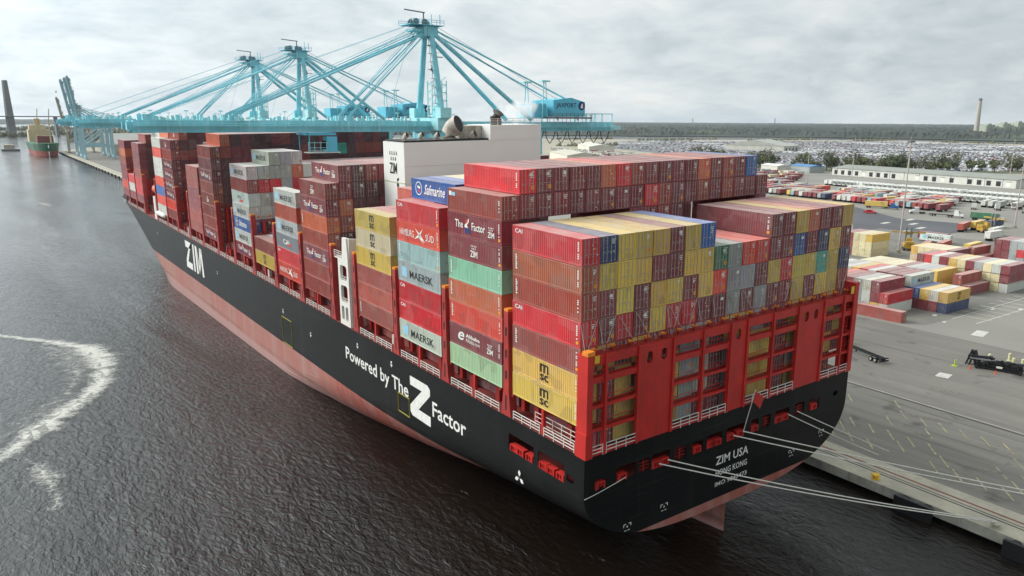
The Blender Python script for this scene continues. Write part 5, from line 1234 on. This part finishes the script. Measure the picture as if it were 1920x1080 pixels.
# ------------------------------------------------------------------ vegetation
def leaf_mat(name, a, b):
    t = NT(name); oi = t.n('ShaderNodeObjectInfo'); n = t.noise(t.coord('Object'), .25, 4, .6)
    v = t.mix(t.rng(n, .35, .65), hexc(a), hexc(b)); v = t.mix(t.rng(oi.outputs['Random'], 0, 1, 0, .5), v, hexc('#5f5f45')); t.base(v); t.rough(.85); return t.m
LM = [leaf_mat('foliage_dark', '#38452f', '#51603c'), leaf_mat('foliage_olive', '#56603a', '#6f7248'), leaf_mat('foliage_grey', '#4f5543', '#6a6a55')]; BARK = simple('bark', '#584c40', .9, .3, 1)
def tree_proto(k):
    r = random.Random(k); h = r.uniform(9, 14); t = thing('tree', '', 'tree'); m = MB(); m.tube([(0,0,0),(.2,.1,h*.35),(.1,.3,h*.7)], [.45,.32,.14], 7)
    for j in range(4): a = r.uniform(0, 6.28); m.tube([(0,0,h*.3+j*.5), (math.cos(a)*h*.22, math.sin(a)*h*.22, h*.6)], [.2,.08], 5)
    m.build('trunk', BARK, t); m = MB(); W_ = h*r.uniform(.4, .6)
    cl = [(r.gauss(0, .5)*W_, r.gauss(0, .5)*W_, h*r.uniform(.38, .95), r.uniform(.18, .34)*h) for _ in range(9)]
    for cx, cy, cz, rad in cl:
        for _ in range(34):
            d = Vector((r.gauss(0,1), r.gauss(0,1), r.gauss(0,.8))).normalized()*rad*r.uniform(.6, 1.05); c = Vector((cx, cy, cz))+d; s = r.uniform(.45, 1.1)
            u = Vector((r.gauss(0,1), r.gauss(0,1), r.gauss(0,1))).normalized(); v = u.cross(d).normalized() if u.cross(d).length > 1e-3 else Vector((1,0,0)); w = v.cross(d.normalized()+u*.4).normalized()
            m.poly([c+v*s, c+w*s*.8, c-v*s, c-w*s*.7])
    m.build('crown', LM[k % 3], t); return t
TP = [tree_proto(k) for k in range(5)]; used = set(); nt = 0
TL = ['dark rounded tree', 'olive green tree', 'grey-green tree', 'dark spreading tree', 'light olive tree']
def put_tree(x, y, k, s, lab):
    q = TP[k] if k not in used else copy_tree(TP[k]); used.add(k); place(q, (x, y, QZ), R.uniform(0, 6.28)); q.scale = (s*R.uniform(.9,1.2), s*R.uniform(.9,1.2), s*R.uniform(.8,1.15)); q['label'] = lab; q['group'] = 'trees behind the warehouse'
belt = [(640,545),(655,500),(668,450),(684,400),(712,360),(755,335),(800,318),(850,300)]
for i in range(74):
    u = R.random()*(len(belt)-1); a = int(u); f = u-a; x = belt[a][0]*(1-f)+belt[a+1][0]*f+R.uniform(-14, 34); y = belt[a][1]*(1-f)+belt[a+1][1]*f+R.uniform(-10, 25); k = R.randrange(5)
    put_tree(x, y, k, R.uniform(.75, 1.35), TL[k]+' in the belt between the warehouse and the car lot')
for x, y in ((430,473),(520,500),(575,520),(480,560)): put_tree(x, y, R.randrange(5), 1.0, 'tree among the low buildings beyond the ship, past the trailer rows')
def canopy(name, az0, az1, d0f, d1, na, nd, h, lab, mat):
    m = MB(); rows = []; r = random.Random(3)
    for j in range(nd+1):
        idx = []
        for i in range(na+1):
            az = az0+(az1-az0)*i/na; d0 = d0f(az); d = d0*(d1/d0)**(j/nd); e = d*(az1-az0)/na
            x = CAM.x+math.sin(az)*(d+r.uniform(-.3,.3)*e); y = CAM.y+math.cos(az)*(d+r.uniform(-.3,.3)*e)
            z = 2 if j == 0 else h*r.uniform(.6, 1.25)*(1 if j > 1 else .8)
            idx.append(m.V((x, y, z)))
        rows.append(idx)
    for a, b in zip(rows, rows[1:]):
        for i in range(na): m.F((a[i], a[i+1], b[i+1], b[i]))
    return tag(m.build(name, mat), lab, 'forest', kind='stuff')
def forest_mat():
    t = NT('forest_canopy'); o = t.coord('Object'); a = t.noise(o, .0016, 5, .6); b = t.noise(o, .012, 5, .7)
    v = t.mix(t.rng(b, .35, .65), hexc('#1f2823'), hexc('#333c31')); v = t.mix(t.rng(a, .56, .64, 0, .8), v, hexc('#4f573f')); t.base(v); t.rough(.95); return t.m
FM = forest_mat()
far = [(900,2700),(1500,2150),(1800,1830),(2172,1514),(2306,1230),(2288,921),(2250,-300)]
ground('far_bank', M['forestfloor'], far+[(14500,-300),(14800,15000),(4000,15000),(1800,6900)], 1.9)
ground('far_bank', M['forestfloor'], [(-9000,6900),(1800,6900),(4000,15000),(-9000,15000)], 1.9)
def d_far(az):
    # distance of the far bank in that direction
    best = 1e9; dx, dy = math.sin(az), math.cos(az)
    for (x0,y0),(x1,y1) in zip(far, far[1:]):
        ex, ey = x1-x0, y1-y0; den = dx*ey-dy*ex
        if abs(den) < 1e-9: continue
        t = ((x0-CAM.x)*ey-(y0-CAM.y)*ex)/den; s = ((x0-CAM.x)*dy-(y0-CAM.y)*dx)/den
        if t > 0 and -.02 <= s <= 1.02: best = min(best, t)
    return best if best < 1e8 else 3000
canopy('far_forest', .36, 1.35, lambda a: d_far(a)+120+90*math.sin(a*23)+60*math.sin(a*61), 15500, 420, 60, 15, 'wide dark forest covering the far bank to the horizon', FM)
canopy('distant_forest', -.25, .36, lambda a: 7000+200*math.sin(a*31), 15500, 260, 20, 17, 'hazy wooded shore on the horizon behind the crane booms', FM)
def scrub(name, pts, lab, n, s=4):
    m = MB(); r = random.Random(len(pts)*7+n)
    for _ in range(n):
        x, y, rx, ry = r.choice(pts); a = r.uniform(0, 6.28); q = math.sqrt(r.random()); c = Vector((x+math.cos(a)*q*rx, y+math.sin(a)*q*ry, 1)); w = s*r.uniform(.7, 1.6)
        b = m.V(*[c+Vector((math.cos(t)*w*r.uniform(.7,1.2), math.sin(t)*w*r.uniform(.7,1.2), -1)) for t in [1.05*k for k in range(6)]]); mid = m.V(*[c+Vector((math.cos(t)*w*r.uniform(.6,1), math.sin(t)*w*r.uniform(.6,1), w*r.uniform(.5,1.1))) for t in [1.05*k+.3 for k in range(6)]]); tp = m.V(c+Vector((0,0,w*1.5)))
        for k in range(6): m.F((b+k, b+(k+1) % 6, mid+(k+1) % 6, mid+k)); m.F((mid+k, mid+(k+1) % 6, tp))
    return tag(m.build(name, LM[2]), lab, 'scrub', kind='stuff')
scrub('island_scrub', [(0,2500,150,40),(160,3700,170,60),(330,2700,160,60),(250,2060,90,30),(500,3100,300,70),(900,3600,500,90),(560,4300,400,80),(400,2250,120,30)], 'low dark scrub on islands in the river', 900, 6)
scrub('bank_scrub', [(1300,1560,110,30),(1500,1400,160,30),(1750,1270,150,30),(1940,1120,100,30),(1960,820,30,150),(1100,1700,150,30),(980,1150,90,40)], 'low bushes along the near river bank', 420, 3.2)
for x, y, a, b in ((0,2500,160,46),(160,3700,180,70),(330,2700,170,70),(250,2060,100,36),(500,3100,320,80),(900,3600,520,100),(560,4300,420,90),(400,2250,130,36)):
    ground('marsh_island', M['scrub'], [(x+a*math.cos(t), y+b*math.sin(t)) for t in [k*.3927 for k in range(16)]], .5)
# ------------------------------------------------------------------ parked cars in the storage lots
def lotcar(mb=None):
    m = mb or MB(); m.box(-2.2, 2.2, -.9, .9, .3, .95); m.add([(-1.5,-.8,.95),(1.1,-.8,.95),(1.1,.8,.95),(-1.5,.8,.95),(-1.1,-.7,1.5),(.5,-.7,1.5),(.5,.7,1.5),(-1.1,.7,1.5)], [(0,1,5,4),(1,2,6,5),(2,3,7,6),(3,0,4,7),(4,5,6,7)]); return m
lot = []
poly = [(770,640),(705,480),(775,335),(1010,215),(1690,430),(1860,800),(1870,1040),(1390,1370),(1010,1230)]
def inside(x, y):
    c = False
    for (x0,y0),(x1,y1) in zip(poly, poly[1:]+poly[:1]):
        if (y0 > y) != (y1 > y) and x < (x1-x0)*(y-y0)/(y1-y0)+x0: c = not c
    return c
RX, RY = Vector((math.cos(-.5), math.sin(-.5))), Vector((-math.sin(-.5), math.cos(-.5)))
bk = {}
for i in range(-90, 130):
    if i % 5 == 4: continue
    for j in range(-330, 330):
        if j % 30 < 3: continue
        key = (i//10, j//30); kind = bk.setdefault(key, R.choice('wwmmmmdg'))
        q = Vector((1250, 780))+RX*i*8.2+RY*j*3.1
        if kind == 'g' and R.random() < .93: continue
        if inside(q.x, q.y) and R.random() < .86 and not (1060 < q.x < 1170 and 760 < q.y < 900): lot.append((q, kind))
lot.sort(key=lambda q: (q[0]-Vector(CAM[:2])).length)
CC = [(.62,.63,.64)]*5+[(.32,.33,.35)]*3+[(.05,.05,.06)]*3+[(.22,.05,.05),(.06,.1,.22),(.5,.5,.48)]
cm = lotcar().mesh('parked_car'); cpm = NT('car_paint'); oi = cpm.n('ShaderNodeObjectInfo'); cpm.base(oi.outputs['Color']); cpm.rough(.3); cm.materials.append(cpm.m)
def carcol(k): return R.choice(CC if k == 'm' else ([(.75,.76,.76)]*6+CC[:6] if k == 'w' else CC[3:]))
for q, kd in lot[:290]:
    o = bpy.data.objects.new('parked_car', cm); COL.objects.link(o); place(o, (q.x, q.y, QZ), -.5); o.color = carcol(kd)+(1,); tag(o, 'new car in the tightly packed storage lot beyond the trees', 'car', 'new cars in the storage lot')
m = MB(); cols = []
rest = lot[290:]; R.shuffle(rest); rest = rest[:9000]
ca, sa = math.cos(-.5), math.sin(-.5); unit = lotcar()
for q, kd in rest:
    m.add([(q.x+a*ca-b*sa, q.y+a*sa+b*ca, QZ+z) for a, b, z in unit.v], unit.f); cols += [carcol(kd)+(1,)]*len(unit.f)
o = m.build('parked_cars_mass', M['paint_attr']); at = o.data.color_attributes.new('paint', 'FLOAT_COLOR', 'CORNER'); buf = []
for p, c in zip(o.data.polygons, cols): buf += list(c)*p.loop_total
at.data.foreach_set('color', buf); tag(o, 'thousands of new cars filling the storage lots to the river', 'cars', kind='stuff')
# ------------------------------------------------------------------ foam on the river
def foam():
    t = NT('foam'); o = t.coord('Object'); n = t.noise(o, .55, 6, .7, .6); uv = t.n('ShaderNodeTexCoord').outputs['UV']; sp = t.n('ShaderNodeSeparateXYZ'); t.L(uv, sp.inputs[0])
    e = t.mth('MULTIPLY', t.mth('SUBTRACT', 1.0, t.mth('ABSOLUTE', t.mth('SUBTRACT', t.mth('MULTIPLY', sp.outputs[0], 2.0), 1.0))), sp.outputs[1])
    fine = t.noise(o, 2.4, 5, .75, .8); vo = t.n('ShaderNodeTexVoronoi', feature='DISTANCE_TO_EDGE'); t.L(o, vo.inputs['Vector']); vo.inputs['Scale'].default_value = .9; lace = t.rng(vo.outputs['Distance'], 0, .22, .28, 0)
    a = t.rng(t.mth('ADD', t.mth('ADD', t.mth('MULTIPLY', n, .8), t.mth('MULTIPLY', fine, .55)), t.mth('ADD', t.mth('MULTIPLY', e, .75), t.mth('MULTIPLY', lace, e))), .95, 1.4, 0, .84); t.base(hexc('#cfcfc7')); t.rough(.9); t.L(a, t.b.inputs['Alpha'])
    x = t.n('ShaderNodeBump'); x.inputs['Distance'].default_value = .4; t.L(n, x.inputs['Height']); t.L(x.outputs[0], t.b.inputs['Normal'])
    def strip(path, lab):
        m = MB(); uvs = []; rows = []
        path = [tuple(a_*(1-f)+b_*f for a_, b_ in zip(p_, q_)) for p_, q_ in zip(path, path[1:]) for f in (0, .33, .67)]+[path[-1]]; P_ = [Vector((x, y)) for x, y, w, d in path]
        jr = random.Random(len(path))
        for k, (x, y, w, d) in enumerate(path):
            w *= jr.uniform(.75, 1.6); x += jr.uniform(-.35, .35); y += jr.uniform(-.5, .5)
            g = (P_[min(k+1, len(path)-1)]-P_[max(k-1, 0)]).normalized(); nrm = Vector((-g.y, g.x)); rows.append(m.V(*[(x+nrm.x*w*1.15*s, y+nrm.y*w*1.15*s, .03) for s in (-1, -.5, 0, .5, 1)]))
        vals = {}
        for k, r0 in enumerate(rows):
            for j in range(5): vals[r0+j] = (j/4, path[k][3])
        for a_, b_ in zip(rows, rows[1:]):
            for j in range(4): m.F((a_+j, a_+j+1, b_+j+1, b_+j))
        ob = m.build('wake_foam', t.m); ul = ob.data.uv_layers.new(name='UVMap')
        for l in ob.data.loops: ul.data[l.index].uv = vals[l.vertex_index]
        return tag(ob, lab, 'foam', kind='stuff')
    strip([(-51,172,1.6,.5),(-47,161,1.6,.75),(-42.5,155,1.7,.8),(-38,149,2.2,.8),(-34.5,143,2.8,.9),(-31,136,3.8,1),(-30,128,4.2,.95),(-30.2,121,3.6,.95),(-31.5,113,2.6,.9),(-34,105,2.3,.9),(-37.5,99,2.6,.85),(-41,93.5,3.0,.9),(-44.5,88,3.4,.95),(-48,82,3.2,.8),(-51,77,2.6,.5)], 'curved white foam trail on the water off the port side')
    strip([(-44,150,2,.1),(-38.5,143,4,.42),(-35.5,134,5.5,.5),(-35.0,124,6,.48),(-36,113,5,.42),(-40,102,4.5,.4),(-46,92,4.5,.42),(-51,84,3.5,.2)], 'thin lacy foam spreading inside the bend of the curved trail')
    strip([(-48,78,1.2,.2),(-46,72,2.2,.55),(-45,66,2.4,.6),(-44.6,61,1.6,.45),(-45,56,1.6,.45),(-45,51,1.0,.1)], 'broken foam patches below the curved trail')
    strip([(-14,520,3,.2),(-11,500,5,.5),(-9,485,4,.5),(-8,470,3,.1)], 'faint foam streak on the water towards the far quay')
foam()
# ------------------------------------------------------------------ exhaust plume, then the air of the whole place
def vol(name, col, dens, noise=None):
    m = bpy.data.materials.new(name); m.use_nodes = True; N = m.node_tree.nodes; N.remove(N['Principled BSDF']); v = N.new('ShaderNodeVolumePrincipled'); v.inputs['Color'].default_value = (*col, 1); v.inputs['Density'].default_value = dens; v.inputs['Anisotropy'].default_value = .2
    m.node_tree.links.new(v.outputs[0], N['Material Output'].inputs['Volume'])
    if noise:
        tc = N.new('ShaderNodeTexCoord'); n = N.new('ShaderNodeTexNoise'); n.inputs['Scale'].default_value = noise; n.inputs['Detail'].default_value = 4; m.node_tree.links.new(tc.outputs['Object'], n.inputs['Vector'])
        ln = N.new('ShaderNodeVectorMath'); ln.operation = 'LENGTH'; mp = N.new('ShaderNodeMapping'); mp.inputs['Scale'].default_value = (1/6.2, 1/2.8, 1/3); m.node_tree.links.new(tc.outputs['Object'], mp.inputs[0]); m.node_tree.links.new(mp.outputs[0], ln.inputs[0])
        r = N.new('ShaderNodeMapRange'); r.inputs[1].default_value = 1; r.inputs[2].default_value = .1; r.inputs[3].default_value = -.42; r.inputs[4].default_value = .2; m.node_tree.links.new(ln.outputs['Value'], r.inputs[0])
        a = N.new('ShaderNodeMath'); a.operation = 'ADD'; m.node_tree.links.new(n.outputs[0], a.inputs[0]); m.node_tree.links.new(r.outputs[0], a.inputs[1])
        q = N.new('ShaderNodeMapRange'); q.inputs[1].default_value = .32; q.inputs[2].default_value = .56; q.inputs[3].default_value = 0; q.inputs[4].default_value = dens; m.node_tree.links.new(a.outputs[0], q.inputs[0]); m.node_tree.links.new(q.outputs[0], v.inputs['Density'])
    return m
m = MB(); m.box(-6.2, 6.2, -2.8, 2.8, -3, 3); pl = m.build('exhaust_plume', vol('steam', (.95,.95,.95), .55, .5)); p = SH((35.4, 61.2, 32.0)); pl.location = p; pl['category'] = 'smoke'
tag(pl, 'pale wisp of exhaust drifting off the engine casing', 'smoke', kind='stuff')
m = MB(); m.box(-15500, 15400, -1500, 15300, -3, 175)
hz = m.build('haze', vol('air', (.76,.85,.95), .000024)); hz.display_type = 'WIRE'; tag(hz, kind='stuff')
